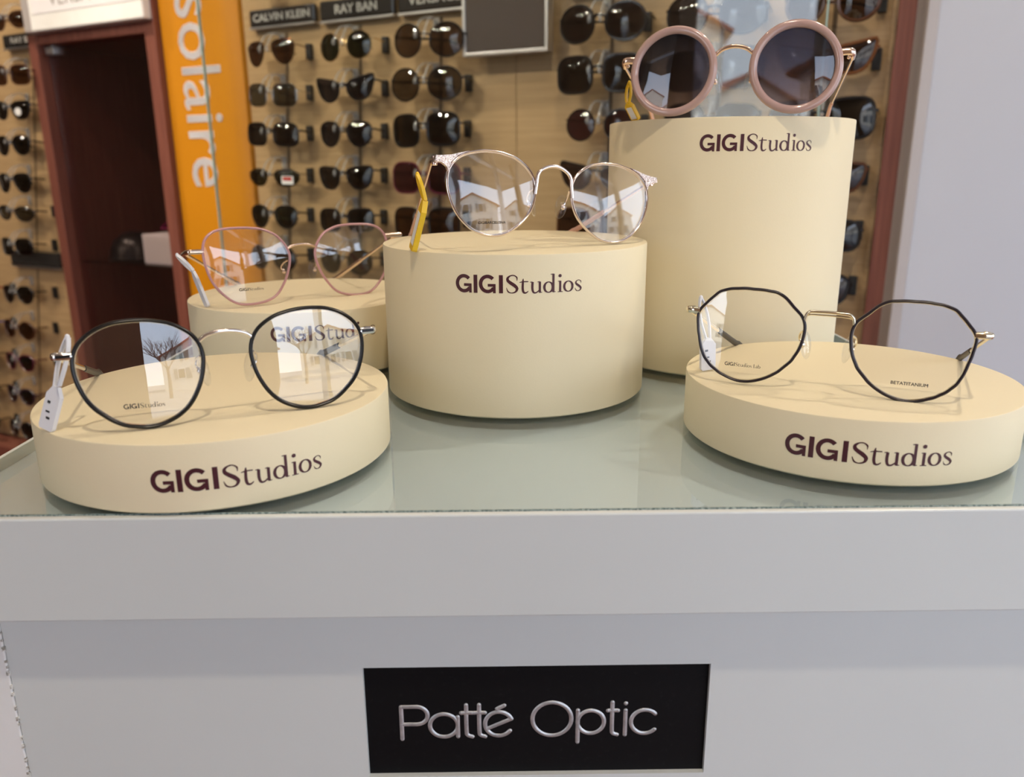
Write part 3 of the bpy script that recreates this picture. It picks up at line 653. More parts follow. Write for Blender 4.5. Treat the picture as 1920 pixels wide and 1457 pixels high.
# ================================================================== DISPLAY WALL
def wbox(name, lo, hi, m, parent=None, bevel=0, label=None): return box(name, lo, hi, m, parent, bevel, label, WM if parent is None else None)
def wroot(name, u, v, z, label, cat, group=None, rot=None):
    return empty(name, WM @ Matrix.Translation((u, v, z)) @ (rot if rot is not None else Matrix.Identity(4)), label, cat, group)
ROWS = [.335, .265, .193, .117, .043, -.034]
def lean(u, z): return u-.085*max(0, min(1, (.30-u)/.55))*(.335-z)
MID = wroot('sunglasses_display', .13, 0, -.58, 'large beech display panel behind the plinths, holding rows of sunglasses', 'display panel')
def mrel(u, v, z): return (u-.13, v, z+.58)
# board of veneered strips parted by fine joints
for a, b in ((-.440, .140), (.1412, .697)):
    box('board', mrel(a, 0, -.58), mrel(b, .018, 1.2), M['beech'], MID)
LFT = wroot('sunglasses_display', -1.45, 0, -.62, 'beech display panel beyond the dark cabinet, dense with sunglasses', 'display panel')
def lrel(u, v, z): return (u+1.45, v, z+.62)
box('board', lrel(-2.0, 0, -.58), lrel(-1.035, .018, 1.2), M['beech'], LFT)
# dark vertical groove, black holder blocks and clear hooks are parts of the panels
def groove(rel, par, u, fn, z0, z1):
    P = [rel(fn(u, z), -.0004, z) for z in (z1, (z0+z1)/2, z0)]
    tube('hanging_rail', P, (.0030, .0012), M['groove'], par, 6, up=(0, 1, 0))
BLK = None
def holder(rel, par, u, z, off=.057, ub=None):
    global BLK, HOOK
    p = rel(u+off, 0, z)
    if BLK is None:
        b = box('holder_block', (-.0056, -.009, -.0135), (.0056, 0, .0135), M['black_block'], par, .001)
        BLK = b.data
    else: b = bpy.data.objects.new('holder_block', BLK); COL.objects.link(b); b.parent = par
    b.location = p
HOOK = None
def hook(rel, par, u, z):
    global HOOK
    p = rel(u, 0, z)
    if HOOK is None:
        bm = bmesh.new()
        for s in (-1, 1):
            add_tube(bm, catmull([(0, 0, .026), (s*.004, -.016, .034), (s*.0075, -.034, .030), (s*.0085, -.046, .018), (s*.0085, -.052, .006)], 5), .0014, 7)
            add_ball(bm, (s*.0085, -.053, .0035), .0040, .8, .8, 1.5, seg=10)
        add_box(bm, (-.006, -.003, .012), (.006, 0, .036), .0008)
        bmesh.ops.recalc_face_normals(bm, faces=bm.faces)
        b = finish('nose_hook', bm, M['clear_plastic'], par, 50); HOOK = b.data
    else: b = bpy.data.objects.new('nose_hook', HOOK); COL.objects.link(b); b.parent = par
    b.location = p

# ---- sunglasses on the wall
SHAPES = {
 'round': [(24*math.cos(2*math.pi*i/20), 22.5*math.sin(2*math.pi*i/20)) for i in range(20)],
 'oversize': [(29.5*math.cos(2*math.pi*i/20), 25.5*math.copysign(abs(math.sin(2*math.pi*i/20))**.9, math.sin(2*math.pi*i/20))) for i in range(20)],
 'square': [(26*math.copysign(abs(math.cos(2*math.pi*i/24))**.55, math.cos(2*math.pi*i/24)), 20*math.copysign(abs(math.sin(2*math.pi*i/24))**.6, math.sin(2*math.pi*i/24))) for i in range(24)],
 'bigsquare': [(29*math.copysign(abs(math.cos(2*math.pi*i/24))**.6, math.cos(2*math.pi*i/24)), 25*math.copysign(abs(math.sin(2*math.pi*i/24))**.65, math.sin(2*math.pi*i/24))-(1 if i > 12 else 0)) for i in range(24)],
 'wayfarer': [(-23, 12), (-12, 17), (4, 18.5), (18, 19), (26, 17), (27, 8), (23, -6), (15, -16), (2, -19.5), (-11, -17.5), (-20, -8), (-23.5, 2)],
 'cateye': [(-23, 8), (-15, 14), (-2, 17), (14, 20), (27, 22), (28, 14), (25, 2), (18, -11), (6, -18), (-8, -18), (-19, -11), (-23.5, -1)],
 'panto': [(-23, 10), (-15, 18), (-2, 20.5), (12, 19.5), (22, 14), (24, 5), (21, -9), (13, -18), (1, -21.5), (-11, -18.5), (-20, -9), (-23.5, 1)],
 'aviator': [(-22, 10), (-14, 17), (2, 19), (18, 17.5), (27, 10), (27.5, -2), (22, -15), (11, -23), (-3, -22.5), (-14, -14), (-21, -2)],
 'wrap': [(-24, 8), (-14, 14), (2, 16), (18, 14), (31, 7), (31, -2), (22, -11), (8, -16), (-8, -15.5), (-19, -9), (-24.5, 0)],
}
LENSM, FRAMEM = {}, {}
def lensm(c):
    if c not in LENSM: LENSM[c] = glass('tinted_lens', c, gloss=(.9, .9, .9), ior=1.55)
    return LENSM[c]
def framem(c, metal=0):
    if (c, metal) not in FRAMEM: FRAMEM[(c, metal)] = mat('sunglass_frame', c, .22, metal, spec=.55)
    return FRAMEM[(c, metal)]
SG_MESH = {}
def sg_parts(shape, r, rimless):
    key = (shape, r, rimless)
    if key in SG_MESH: return SG_MESH[key]
    out = SHAPES[shape]; D = {}
    wx = max(x for x, z in out); gap = 9.0 if r > 1.5 else 8.0
    cxo = max(-min(x for x, z in out)+gap, 31)
    for s, nm in ((-1, 'rimL'), (1, 'rimR')):
        rot = Matrix.Rotation(s*math.radians(9), 4, 'Z')
        def pt(x, z, y=0): return rot @ L3(s*(cxo+x), y, z)+L3(0, -0, 0)
        sm = catmull([pt(x, z) for x, z in out], 2, True)
        bm = bmesh.new()
        if not rimless: add_tube(bm, sm, (r*K, max(r*1.1, .9)*K), 6, True, up=(0, 1, 0))
        else:   # only a brow bar along the top
            top = [p for p in sm if p.z > .35*max(q.z for q in sm)]
            top.sort(key=lambda p: p.x); add_tube(bm, top, (.0011, .0011), 6)
        bmesh.ops.recalc_face_normals(bm, faces=bm.faces)
        D[nm] = bm
        bm = bmesh.new(); n = len(sm); c = pt(0, 0, -4.6); C = bm.verts.new(c)
        ri = [[bm.verts.new(c.lerp(p, f)+Vector((0, (4.6*K)*(f*f-f), 0))) for p in sm] for f in (.33, .66, 1.0)]
        for i in range(n):
            j = (i+1) % n; bm.faces.new((C, ri[0][i], ri[0][j])); bm.faces.new((ri[0][i], ri[1][i], ri[1][j], ri[0][j])); bm.faces.new((ri[1][i], ri[2][i], ri[2][j], ri[1][j]))
        bmesh.ops.recalc_face_normals(bm, faces=bm.faces)
        D['lens'+nm[-1]] = bm
    bm = bmesh.new(); b = r if r > 1.5 else .9; xi = (cxo+min(x for x, z in out)); zt = 8 if r > 1.5 else 6
    add_tube(bm, catmull([L3(-xi-1.5, .2, zt-1), L3(-xi*.5, -1.2, zt+1.4), L3(0, -1.5, zt+2), L3(xi*.5, -1.2, zt+1.4), L3(xi+1.5, .2, zt-1)], 3), (b*K, b*1.1*K), 6, up=(0, 0, 1))
    bmesh.ops.recalc_face_normals(bm, faces=bm.faces); D['bridge'] = bm
    xo = (cxo+wx)*math.cos(math.radians(9)); yo = (cxo+wx)*math.sin(math.radians(9)); t = (.8*K, (2.0 if r > 1.5 else 1.0)*K)
    zt = 12 if shape in ('cateye', 'wayfarer') else 8
    bm = bmesh.new(); add_tube(bm, catmull([L3(xo-2, yo-1, zt), L3(xo+3, yo+2, zt), L3(xo+3.5, yo+8, zt), L3(xo+2, 44, zt-3)], 3), t, 6, up=(0, 0, 1)); bmesh.ops.recalc_face_normals(bm, faces=bm.faces); D['templeR'] = bm
    bm = bmesh.new(); add_tube(bm, catmull([L3(-xo+2, yo-1, zt), L3(-xo-3, yo+2, zt), L3(-xo-3, yo+8, zt), L3(-xo+6, yo+13, zt-1), L3(20, yo+17, zt-6), L3(46, yo+15, zt-14)], 3), t, 6, up=(0, 0, 1)); bmesh.ops.recalc_face_normals(bm, faces=bm.faces); D['templeL'] = bm
    M_ = {}
    for k_, b_ in D.items():
        me = bpy.data.meshes.new(k_); b_.normal_update(); b_.to_mesh(me); b_.free()
        me.polygons.foreach_set('use_smooth', [True]*len(me.polygons)); me.set_sharp_from_angle(angle=math.radians(50)); me.materials.append(None)
        M_[k_] = me
    SG_MESH[key] = M_
    return M_
PARTN = {'rimL': 'rim', 'rimR': 'rim', 'lensL': 'lens', 'lensR': 'lens', 'bridge': 'bridge', 'templeL': 'temple', 'templeR': 'temple'}
def sunglasses(u, z, shape, lens, frame, label, group, r=2.0, rimless=False, metal=0, tilt=0.0, v=-.052, yaw=0.0, temple_c=None):
    rot = Matrix.Rotation(yaw, 4, 'Z') @ Matrix.Rotation(tilt, 4, 'Y')
    root = wroot('sunglasses', u, v, z, label, 'sunglasses', group, rot)
    parts = {}
    for k_, me in sg_parts(shape, r, rimless).items():
        o = bpy.data.objects.new(PARTN[k_], me); COL.objects.link(o); o.parent = root
        m = lensm(lens) if k_.startswith('lens') else framem(temple_c if (temple_c and k_.startswith('temple')) else frame, metal)
        o.material_slots[0].link = 'OBJECT'; o.material_slots[0].material = m
        parts[k_] = o
    return root, parts
DK, BR, GR, GN, PU, BL = (.024, .024, .026), (.070, .040, .026), (.10, .105, .10), (.024, .034, .026), (.08, .034, .055), (.03, .033, .052)
fB, fT, fG, fS, fW = (.008, .008, .009), (.075, .028, .012), (.60, .44, .22), (.5, .5, .5), (.10, .012, .03)
ORD = ['top', 'second', 'third', 'fourth', 'fifth', 'sixth', 'seventh', 'eighth', 'ninth', 'tenth', 'eleventh', 'twelfth']
GM = 'sunglasses on the large beech display panel'; GLF = 'sunglasses on the panel beyond the cabinet'
MIDCOLS = [  # u of groove, name of the column, rows (row index, shape, lens, frame, rimless, metal, r, words)
 (-.338, 'first column', [(0, 'aviator', BR, fT, True, 1, .9, 'brown rimless'), (1, 'square', GR, fS, False, 1, 1.0, 'grey square'), (2, 'square', DK, fB, False, 0, 1.9, 'black square'),
        (3, 'wrap', (.03, .035, .02), fB, True, 0, .9, 'half-rim sporty wrap'), (4, 'panto', GN, fB, False, 0, 1.8, 'small dark green'), (5, 'round', DK, fB, False, 0, 1.8, 'black round')]),
 (-.168, 'second column', [(0, 'round', GN, fG, False, 1, .9, 'round gold-wire'), (1, 'cateye', BL, fB, False, 0, 2.0, 'black cat-eye'), (2, 'panto', BL, fB, False, 0, 2.0, 'blue-black rounded'),
        (3, 'wayfarer', DK, fB, False, 0, 2.2, 'black wide-topped'), (4, 'square', DK, fB, False, 0, 1.8, 'narrow black'), (5, 'round', DK, fB, False, 0, 2.0, 'black round')]),
 (.000, 'third column', [(0, 'oversize', (.10, .075, .066), fB, False, 0, 1.6, 'oversized brown'), (1, 'oversize', (.11, .095, .082), fB, False, 0, 1.6, 'oversized grey-brown'), (2, 'bigsquare', DK, fB, False, 0, 2.4, 'big black square'),
        (3, 'bigsquare', PU, fW, False, 0, 1.6, 'burgundy oversized'), (4, 'bigsquare', BR, fB, False, 0, 2.0, 'dark brown oversized')]),
 (.304, 'column past the mirror', [(0, 'oversize', (.022, .018, .022), fB, False, 0, 2.2, 'oversized black oval'), (1, 'bigsquare', DK, fB, False, 0, 2.4, 'chunky black'), (2, 'round', PU, fB, False, 0, 1.4, 'round plum-tinted'),
        (3, 'cateye', BR, fB, False, 0, 2.2, 'dark cat-eye'), (4, 'bigsquare', BR, fT, False, 0, 2.2, 'brown oversized')]),
 (.470, 'column behind the pink glasses', [(0, 'oversize', (.03, .03, .04), fB, False, 0, 2.0, 'large dark oval'), (1, 'bigsquare', DK, fB, False, 0, 2.2, 'large black square'), (2, 'bigsquare', DK, fB, False, 0, 2.2, 'black')]),
 (.620, 'last column', [(0, 'round', BR, fT, False, 0, 2.6, 'thick brown round'), (1, 'cateye', BR, (.14, .05, .015), False, 0, 2.4, 'tortoiseshell'), (2, 'bigsquare', DK, fB, False, 0, 2.4, 'black square'),
        (3, 'wayfarer', BR, fT, False, 0, 2.2, 'brown'), (4, 'square', DK, fB, False, 0, 2.2, 'small black'), (5, 'panto', BR, fB, False, 0, 2.6, 'black rounded brown-lens')]),
]
stick = {}
for ci, (u, cname, rows) in enumerate(MIDCOLS):
    groove(mrel, MID, u, lean, -.12, .372)
    for (ri, sh, le, frc, rl, me_, r_, wd) in rows:
        z = ROWS[ri]; uu_ = lean(u, z)
        holder(mrel, MID, uu_, z); hook(mrel, MID, uu_-.008, z)
        sunglasses(uu_-.001+random.uniform(-.003, .003), z-.003+random.uniform(-.002, .002), sh, le, frc, f'{wd} sunglasses, {ORD[ri]} down the {cname}, large beech panel', GM, r_, rl, me_, tilt=random.uniform(-.03, .05), yaw=random.uniform(-.05, .05))
holder(mrel, MID, .225-.057, .262)
# row above the name plates
for u, sh, wd in ((-.325, 'aviator', 'brown'), (-.155, 'round', 'black'), (.012, 'bigsquare', 'black')):
    holder(mrel, MID, u, .462); hook(mrel, MID, u-.008, .462)
    sunglasses(u, .459, sh, BR if wd == 'brown' else DK, fT if wd == 'brown' else fB, f'{wd} {sh if sh != "bigsquare" else "square"} sunglasses above the name plates', GM)
# sticker on the sporty wrap pair: white slip with a red print
for o in bpy.data.objects:
    if o.name.startswith('sunglasses') and 'sporty wrap' in str(o.get('label')):
        ls = [c for c in o.children if c.name.startswith('lens')][1]
        s1 = box('sticker', (.030, -.0020+.002, -.0105), (.055, .0006, .0040), M['paper'], ls, label='white and red price sticker on the lens')
        s1.location = (0, -.0070, 0); s1.rotation_euler = (0, 0, math.radians(9))
        s2 = box('sticker_print', (.033, -.0004, -.0040), (.052, .0001, .0025), mat('red_print', (.45, .03, .02), .5), s1.parent); s2.location = s1.location; s2.rotation_euler = s1.rotation_euler
# left panel
LROWS = [(.448, 'wrap', BR, fT, 'brown wraparound', None), (.338, 'square', BR, fT, 'brown square', None), (.264, 'wayfarer', DK, fB, 'black wide-topped', None), (.188, 'panto', DK, fB, 'black rounded', None),
         (.106, 'aviator', DK, fB, 'black pilot-shaped', None), (.034, 'wrap', GR, fB, 'grey wraparound', None), (-.046, 'square', DK, fB, 'dark square', None), (-.163, 'panto', DK, fB, 'small black', None),
         (-.253, 'round', BR, fT, 'round brown', None), (-.339, 'panto', DK, fW, 'burgundy-framed', None), (-.430, 'panto', DK, (.03, .012, .03), 'purple-black', None), (-.525, 'round', DK, fB, 'black round', None)]
def llean(u, z): return u-.23*(.335-z)
for i, (a, b) in enumerate(((-.07, .375), (-.58, -.11))): groove(lrel, LFT, -1.095, llean, a, b)
for i, (z, sh, le, frc, wd, x) in enumerate(LROWS):
    uu_ = llean(-1.095, z)
    if uu_+.074 < -1.062: holder(lrel, LFT, uu_, z, off=.074)
    hook(lrel, LFT, uu_-.018, z)
    r, p = sunglasses(uu_-.012, z-.004, sh, le, frc, f'{wd} sunglasses, {ORD[i]} from the top on the panel beyond the cabinet', GLF, 1.9, tilt=random.uniform(-.03, .04), yaw=random.uniform(-.05, .05))
    if i == 2:
        bm = bmesh.new(); add_lathe(bm, [(0, 0), (.0085, 0), (.0085, .0006), (0, .0006)], 20, Matrix.Translation((.036, -.004, -.004)) @ Matrix.Rotation(math.radians(9), 4, 'Z') @ Matrix.Rotation(math.pi/2, 4, 'X'))
        finish('sticker', bm, M['paper'], p['lensR'], None, 'round white sticker on the lens')
        bm = bmesh.new(); add_lathe(bm, [(0, 0), (.0032, 0), (.0032, .0006), (0, .0006)], 12, Matrix.Translation((.036, -.0048, -.004)) @ Matrix.Rotation(math.radians(9), 4, 'Z') @ Matrix.Rotation(math.pi/2, 4, 'X'))
LCOL = [(-.163, 'square', DK, (.35, .02, .02), 'red-framed'), (-.253, 'round', BL, (.02, .06, .35), 'blue-framed'), (-.339, 'panto', DK, fB, 'black'), (-.430, 'panto', DK, fB, 'black square-bridged'), (-.525, 'round', DK, fB, 'dark round')]
for i, (z, sh, le, frc, wd) in enumerate(LCOL):
    uu_ = llean(-1.262, z); holder(lrel, LFT, uu_, z, off=.070); hook(lrel, LFT, uu_-.018, z)
    sunglasses(uu_-.004, z-.002, sh, le, frc, f'{wd} sunglasses cut by the picture edge on the far panel, {ORD[i]} of them down', GLF, 1.9)

# ---- name plates over the columns
def name_plate(u0, u1, z0, z1, text, label, tsize=.5, par_group='black name plates above the sunglasses'):
    root = wroot('name_plate', (u0+u1)/2, -.002, z0, label, 'name plate', par_group)
    W_, H_ = u1-u0, z1-z0
    box('plate', (-W_/2, -.012, 0), (W_/2, 0, H_), M['black_plate'], root, .004)
    box('clear_edge', (-W_/2, -.013, -.0035), (W_/2, 0, 0), M['alu'], root, label='pale strip under the plate')
    if text:
        bm = bmesh.new(); tw = W_*tsize; th = H_*.42
        add_font(bm, text, lambda x, y: Vector((x-tw/2, -.0122, y+H_*.30)), tw, th, .0008)
        finish('lettering', bm, M['plate_letter'], root, None, 'pale capital letters')
    return root
name_plate(-.412, -.256, .3835, .4135, 'CALVIN KLEIN', 'black name plate with pale capitals over the column beside the orange sign', .86)
name_plate(-.244, -.084, .3815, .4145, 'RAY BAN', 'black name plate with pale capitals, second from the orange sign', .56)
name_plate(-.076, .070, .3810, .4180, 'VERSACE', 'black name plate with pale capitals touching the framed mirror', .70)
name_plate(.235, .375, .3820, .4180, '', 'black name plate at the top edge, over the column past the mirror')
name_plate(-1.168, -1.010, .3965, .4250, 'RAY BAN', 'black name plate with pale capitals on the far panel, cut by the cabinet post', .60)
name_plate(-1.280, -1.085, -.1000, -.0640, '', 'long black name plate low on the panel beyond the cabinet')

# ---- small framed mirror hung on the panel
mr = wroot('framed_mirror', .140, -.034, .302, 'grey rectangular mirror in a thin silver frame among the sunglasses', 'mirror')
box('mirror_plate', (-.070, -.004, .004), (.070, .012, .142), M['mirror'], mr)
for nm, lo, hi in (('frame', (-.075, -.007, -.001), (.075, .014, .0045)), ('frame', (-.075, -.007, .1415), (.075, .014, .147)), ('frame', (-.075, -.007, .0045), (-.070, .014, .1415)), ('frame', (.070, -.007, .0045), (.075, .014, .1415))):
    box(nm, lo, hi, M['alu'], mr, .0008)

# ---- orange sign with white letters running downwards
sg = wroot('vertical_sign', -.548, 0, -.50, 'tall orange sign with large white letters running down it', 'sign')
bm = bmesh.new()
prof = [(-.098, .02), (-.098, -.016), (.055, -.016), (.085, -.013), (.100, -.004), (.106, .008), (.106, .02)]
add_prism(bm, prof, 1.7, Matrix.Identity(4)); bmesh.ops.recalc_face_normals(bm, faces=bm.faces)
finish('sign_panel', bm, M['orange'], sg, 30)
bm = bmesh.new()
def sfn(x, y): return Vector((-.052+y, -.0172, .500+.457-x))
add_font(bm, 'solaire', sfn, .362, .1050, .0006)
g_ = bmesh.ops.extrude_face_region(bm, geom=bm.faces[:])
for v in [e for e in g_['geom'] if isinstance(e, bmesh.types.BMVert)]: v.co.y += .0012
finish('lettering', bm, M['sign_white'], sg, None, 'white lower-case letters')

# ---- dark cabinet with glass door, white sign box above
cab = wroot('wall_cabinet', -.862, .10, -Z0, 'tall red-brown cabinet with a dark glass door beside the orange sign', 'cabinet')
def crel(u, v, z): return (u+.862, v-.10, z+Z0)
def cb(name, lo, hi, m, bevel=.001, label=None): return box(name, crel(*lo), crel(*hi), m, cab, bevel, label)
cb('post', (-1.052, -.030, -Z0), (-1.022, .30, .4140), M['mahogany'], label=None)
cb('post', (-.678, -.030, -Z0), (-.648, .30, .4140), M['mahogany'])
cb('post_strip', (-.6535, -.030, .4140), (-.648, .30, .66), M['mahogany'])
cb('top_rail', (-1.022, -.028, .3930), (-.678, .30, .4140), M['mahogany'])
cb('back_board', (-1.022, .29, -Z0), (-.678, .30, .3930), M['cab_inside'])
cb('plinth_board', (-1.022, -.028, -Z0), (-.678, .30, -.70), M['mahogany'])
cb('shelf', (-1.022, .0, -.084), (-.678, .29, -.078), M['dark_glass'], 0, 'dark glass shelf')
dr = cb('door', (-1.018, -.008, -.70), (-.682, -.003, .3915), M['dark_glass'], 0, 'dark glass door')
box('hinge', crel(-1.018, -.016, .374), crel(-.990, .004, .392), M['alu'], dr, .001)
wb = wroot('light_box', -.842, -.02, .4150, 'white box sign with grey capitals on top of the cabinet frame', 'sign')
box('casing', (-.188, -.028, .0005), (.188, .2, .24), M['white_edge'], wb, .003)
box('face_panel', (-.152, -.0290, .0335), (.188, -.027, .24), M['sign_white'], wb, .001)
box('side_strip', (-.186, -.0290, .001), (-.162, -.027, .24), M['grey_trim'], wb, .001)
bm = bmesh.new(); add_font(bm, 'VERSACE', lambda x, y: Vector((-.092+x, -.0295, .0460+y)), .19, .028)
finish('lettering', bm, M['grey_trim'], wb, None, 'grey capital letters')
# on the cabinet shelf
hc = wroot('sunglasses_case', -.912, .07, -.078, 'black domed case on the cabinet shelf', 'case')
bm = bmesh.new(); add_lathe(bm, [(0, .066), (.012, .0655), (.03, .060), (.048, .046), (.058, .026), (.061, .010), (.062, .0075)], 28); finish('lid', bm, M['black_enamel'], hc, 60)
bm = bmesh.new(); add_lathe(bm, [(.0615, .007), (.064, .0065), (.064, .0035), (.060, .0002), (0, .0002)], 28); finish('base', bm, M['black_block'], hc, 60)
pb = wroot('gift_box', -.752, .05, -.078, 'white box with a green and pink dotted front on the cabinet shelf', 'box')
m = mat('dotted_print', rough=.5); t = m.node_tree
tcn = t.nodes.new('ShaderNodeTexCoord'); sp_ = t.nodes.new('ShaderNodeSeparateXYZ'); mr_ = t.nodes.new('ShaderNodeMapRange'); mr_.inputs[1].default_value = -.062; mr_.inputs[2].default_value = .062
rp_ = t.nodes.new('ShaderNodeValToRGB'); rp_.color_ramp.elements[0].color = (.38, .55, .30, 1); rp_.color_ramp.elements[1].color = (.62, .26, .36, 1)
ne = rp_.color_ramp.elements.new(.5); ne.color = (.62, .62, .52, 1)
vo = t.nodes.new('ShaderNodeTexVoronoi'); vo.inputs['Scale'].default_value = 210; vo.inputs['Randomness'].default_value = 0
gt = t.nodes.new('ShaderNodeMath'); gt.operation = 'GREATER_THAN'; gt.inputs[1].default_value = .40
mxn = t.nodes.new('ShaderNodeMix'); mxn.data_type = 'RGBA'; mxn.inputs[7].default_value = (.75, .74, .70, 1)
t.links.new(tcn.outputs['Object'], sp_.inputs[0]); t.links.new(sp_.outputs['X'], mr_.inputs[0]); t.links.new(mr_.outputs[0], rp_.inputs[0])
t.links.new(tcn.outputs['Object'], vo.inputs['Vector']); t.links.new(vo.outputs['Distance'], gt.inputs[0]); t.links.new(gt.outputs[0], mxn.inputs[0]); t.links.new(rp_.outputs[0], mxn.inputs[6])
t.links.new(mxn.outputs[2], t.nodes['Principled BSDF'].inputs['Base Color'])
box('carton', (-.068, -.035, 0.0005), (.068, .045, .066), M['paper'], pb, .001)
box('printed_front', (-.062, -.0356, .006), (.062, -.0346, .060), m, pb)
# bright pink glasses lying on the box
pg = empty('sunglasses', WM @ Matrix.Translation((-.745, .055, -.0115+.022)) @ Matrix.Rotation(math.radians(-62), 4, 'X'), 'magenta sunglasses lying on the dotted box in the cabinet', 'sunglasses')
for k_, me in sg_parts('square', 1.9, False).items():
    o = bpy.data.objects.new(PARTN[k_], me); COL.objects.link(o); o.parent = pg; o.scale = (.8, .5, .8)
    o.material_slots[0].link = 'OBJECT'; o.material_slots[0].material = lensm(BR) if k_.startswith('lens') else framem((.35, .012, .14))

# ---- uprights and base
structure(box('trim_2', (.698, -.028, -Z0), (.734, .10, CH-Z0), M['mahogany'], bevel=.0015, mw=WM))
structure(box('trim_3', (.690, -.006, -Z0), (.698, .02, CH-Z0), M['beech'], mw=WM))
structure(box('baseboard_back', (-3.0, -.06, -Z0), (-1.054, .30, -.585), M['mahogany'], bevel=.002, mw=WM))
structure(box('baseboard_front', (-.646, -.0, -Z0), (.697, .30, -.585), M['mahogany'], bevel=.002, mw=WM))
# ---- sliding glass pane standing in front of the middle panel
gp = wroot('sliding_glass_pane', .06, -.125, -.40, 'clear sliding glass pane standing before the beech panel, reflecting the street', 'glass pane')
box('pane', (-.480, -.0025, 0), (.565, .0025, 1.15), M['pane'], gp)
for x in (-.4815, .5650): box('cut_edge', (x, -.0026, 0), (x+.0016, .0026, 1.15), mat('pane_edge', (.32, .45, .40), .3), gp, label='pale green edge of the glass')
box('floor_rail', (-.49, -.008, -.50), (.575, .008, 0), M['alu'], gp)

# ================================================================== CEILING SPOTS
def spot(x, y, label, power=1.0, aim=(0, 0, -1), ang=95):
    root = empty('ceiling_spot', place((x, y, CH)), label, 'ceiling light', 'ceiling spots')
    bm = bmesh.new(); add_lathe(bm, [(.030, 0), (.050, 0), (.050, -.006), (.040, -.012), (.030, -.012), (.030, 0)], 28); finish('housing', bm, M['spot_case'], root, 40)
    bm = bmesh.new(); add_lathe(bm, [(0, -.004), (.0295, -.004), (.0295, -.001), (0, -.001)], 28); finish('lamp', bm, M['spot_emit'], root, 40)
    l = bpy.data.lights.new('spot_light', 'SPOT'); l.energy = SPOT_W*power; l.spot_size = math.radians(ang); l.spot_blend = .6; l.shadow_soft_size = .028; l.color = (1.0, .85, .65)
    o = bpy.data.objects.new('spot_light', l); COL.objects.link(o); o.parent = root; o.location = (0, 0, -.02); o.rotation_euler = V3(aim).to_track_quat('-Z', 'Y').to_euler()
spot(1.05, .66, 'ceiling spot by the white wall', 1.4, (-.5, -.3, -1), 110)
spot(.10, -.55, 'ceiling spot over the shop entrance', 1.5, (0, .3, -1), 120)
for (u, v, pw, lab) in ((-1.55, -.75, 2.8, 'ceiling spot washing the far display panel'), (-.80, -.80, 1.9, 'ceiling spot washing the cabinet'), (-.15, -.75, 0.9, 'ceiling spot washing the middle of the beech panel'), (.50, -.70, 0.3, 'ceiling spot washing the end of the beech panel')):
    p = wall_at(u, v, 0); a = (WM.to_3x3() @ Vector((.12, .52, -1)))
    spot(p.x, p.y, lab, pw, a, 64)

for (x, y, u, z, pw, lab) in ((-2.05, -.35, -.32, .20, 2.7, 'narrow ceiling spot aimed at the first sunglasses columns'), (-1.95, -.55, .02, .22, 2.7, 'narrow ceiling spot aimed at the middle of the beech panel'),
                         (-2.75, .15, -.22, .1, 1.3, 'narrow ceiling spot farther along the shop'), (-3.3, -.35, -1.2, .1, 2.0, 'narrow ceiling spot aimed at the far display panel'), (-3.9, .25, -1.2, -.1, 1.5, 'farthest narrow ceiling spot in the shop'),
                         (-2.45, -.15, -.1, .3, .6, 'dim narrow ceiling spot between two brighter ones'), (-1.60, -.70, .2, .1, .6, 'dim narrow ceiling spot nearest the shopfront')):
    spot(x, y, lab, pw, wall_at(u, 0, z)-Vector((x, y, CH)), 27)
# ================================================================== OUTSIDE (seen in the glass and lenses)

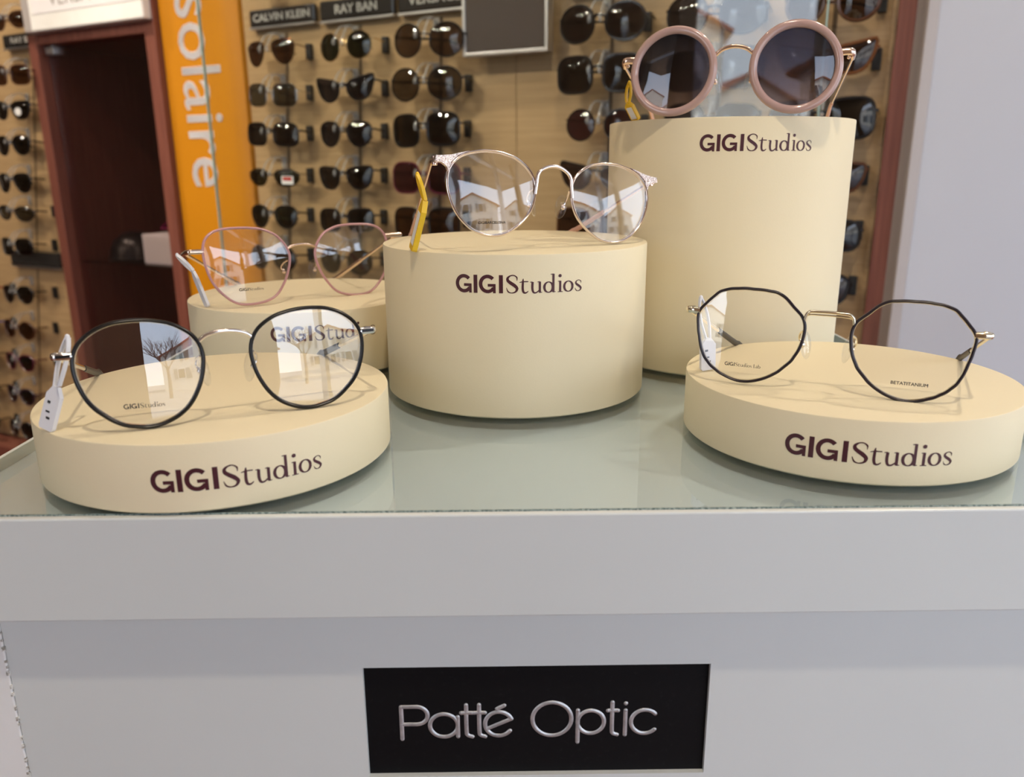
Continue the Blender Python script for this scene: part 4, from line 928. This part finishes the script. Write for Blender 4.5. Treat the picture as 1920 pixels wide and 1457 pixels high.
structure(box('ground', (-90, -120, -.16), (90, -1.0, -.10), M['pavement']))
def facade_window(par, c, ux, wd, h, d=.06):
    """a shuttered window standing proud of a far facade: frame, pane, two shutters"""
    n = Vector((ux.y, -ux.x, 0)); mw = Matrix(((ux.x, n.x, 0, c.x), (ux.y, n.y, 0, c.y), (0, 0, 1, c.z), (0, 0, 0, 1)))
    f = box('window', (-wd/2, -d, 0), (wd/2, d, h), M['white_edge'], par, mw=mw)
    box('pane', (-wd/2+.08, -d-.01, .08), (wd/2-.08, d+.01, h-.08), M['black_plate'], f)
    for s in (-1, 1):
        lo, hi = sorted((s*(wd/2+.03), s*(wd/2+.03+wd*.45)))
        box('shutter', (lo, -d*.8, 0), (hi, d*.8, h), M['shutter'], f)
def house(label, base, ux, width, length, eave, ridge, wins=(), win=(.9, 1.3)):
    """gabled house: base = middle of the gable foot, ux along the gable, body going back away from the shop"""
    ux = Vector((ux[0], ux[1], 0)).normalized(); back = Vector((ux.y, -ux.x, 0))
    if back.y > 0: back = -back
    root = empty('house', Matrix.Translation((base[0], base[1], -.1)), label, 'house', 'houses across the street')
    h = width/2
    P = [(-h, 0), (h, 0), (h, eave), (0, ridge), (-h, eave)]
    bm = bmesh.new(); mw = Matrix(((ux.x, 0, back.x, 0), (ux.y, 0, back.y, 0), (0, 1, 0, 0), (0, 0, 0, 1)))
    add_prism(bm, P, length, mw); bmesh.ops.recalc_face_normals(bm, faces=bm.faces)
    finish('walls', bm, M['render_white'], root)
    for s in (-1, 1):
        o = .35; th_ = .16; sl = (ridge-eave)/h
        Q = [(0, ridge+.02), (s*(h+o), eave-o*sl+.02), (s*(h+o), eave-o*sl+.02+th_), (0, ridge+.02+th_)]
        bm = bmesh.new(); add_prism(bm, Q, length+.8, mw @ Matrix.Translation((0, 0, -.4))); bmesh.ops.recalc_face_normals(bm, faces=bm.faces)
        finish('roof_slope', bm, M['roof_tile'], root)
    for (x, z) in wins: facade_window(root, ux*x+Vector((0, 0, z))-back*.02, ux, *win)
    return root

W2 = [(-2.1, 1.4), (0.1, 1.4), (2.2, 1.4), (-1.2, 3.6), (1.2, 3.6)]
house('white gabled house with a red tiled roof farthest down the street', (-40.4, -48.2), (3.98, -5.75), 7.0, 12, 5.4, 7.4, [(-1.6, 1.6), (1.6, 1.6)])
house('tall white gabled house seen nearer in the glass pane', (-27.3, -24.3), (.69, -.73), 8.0, 11, 6.7, 8.9, [(2.3, 1.2), (2.3, 3.7)])
house('pale house opposite the shop door', (-11.5, -22.0), (.90, -.35), 8.5, 9, 3.8, 5.6, W2[:3])
house('long low house opposite the right half of the shopfront', (3.2, -17.5), (1, -.15), 8.0, 8, 4.2, 6.0, W2)
house('gabled house beyond the bare tree', (13.2, -14.0), (.80, .55), 8.5, 8, 4.4, 6.4, W2)
house('end house of the row with a red roof', (28.0, -13.0), (.45, .85), 9.0, 10, 4.6, 6.8, W2)
tr = empty('bare_tree', Matrix.Translation((5.4, -8.6, -.1)), 'bare leafless street tree across the pavement', 'tree')
tube('trunk', [(0, 0, 0), (.03, .02, 1.2), (0, 0, 2.2)], [.13, .11, .09], M['bark'], tr, 8)
rt = random.Random(7); bm = bmesh.new()
def branch(p, d, L, r, lv):
    q = p+d*L; mid = p+d*L*.5+Vector((rt.uniform(-.06, .06), rt.uniform(-.06, .06), .03))*L
    add_tube(bm, [p, mid, q], [r, r*.8, r*.55], 5)
    if lv:
        for k in range(4 if lv > 1 else 3):
            e = (d+Vector((rt.uniform(-.8, .8), rt.uniform(-.8, .8), rt.uniform(-.1, .6)))).normalized()
            branch(p+d*L*rt.uniform(.55, 1.0), e, L*rt.uniform(.55, .8), r*.5, lv-1)
for k in range(6):
    a = k*1.05; branch(Vector((0, 0, 1.9+.05*k)), Vector((math.cos(a)*.7, math.sin(a)*.7, .8)).normalized(), 1.1, .05, 3)
bmesh.ops.recalc_face_normals(bm, faces=bm.faces); o = finish('branches', bm, M['bark'], tr, 50); o['kind'] = 'stuff'
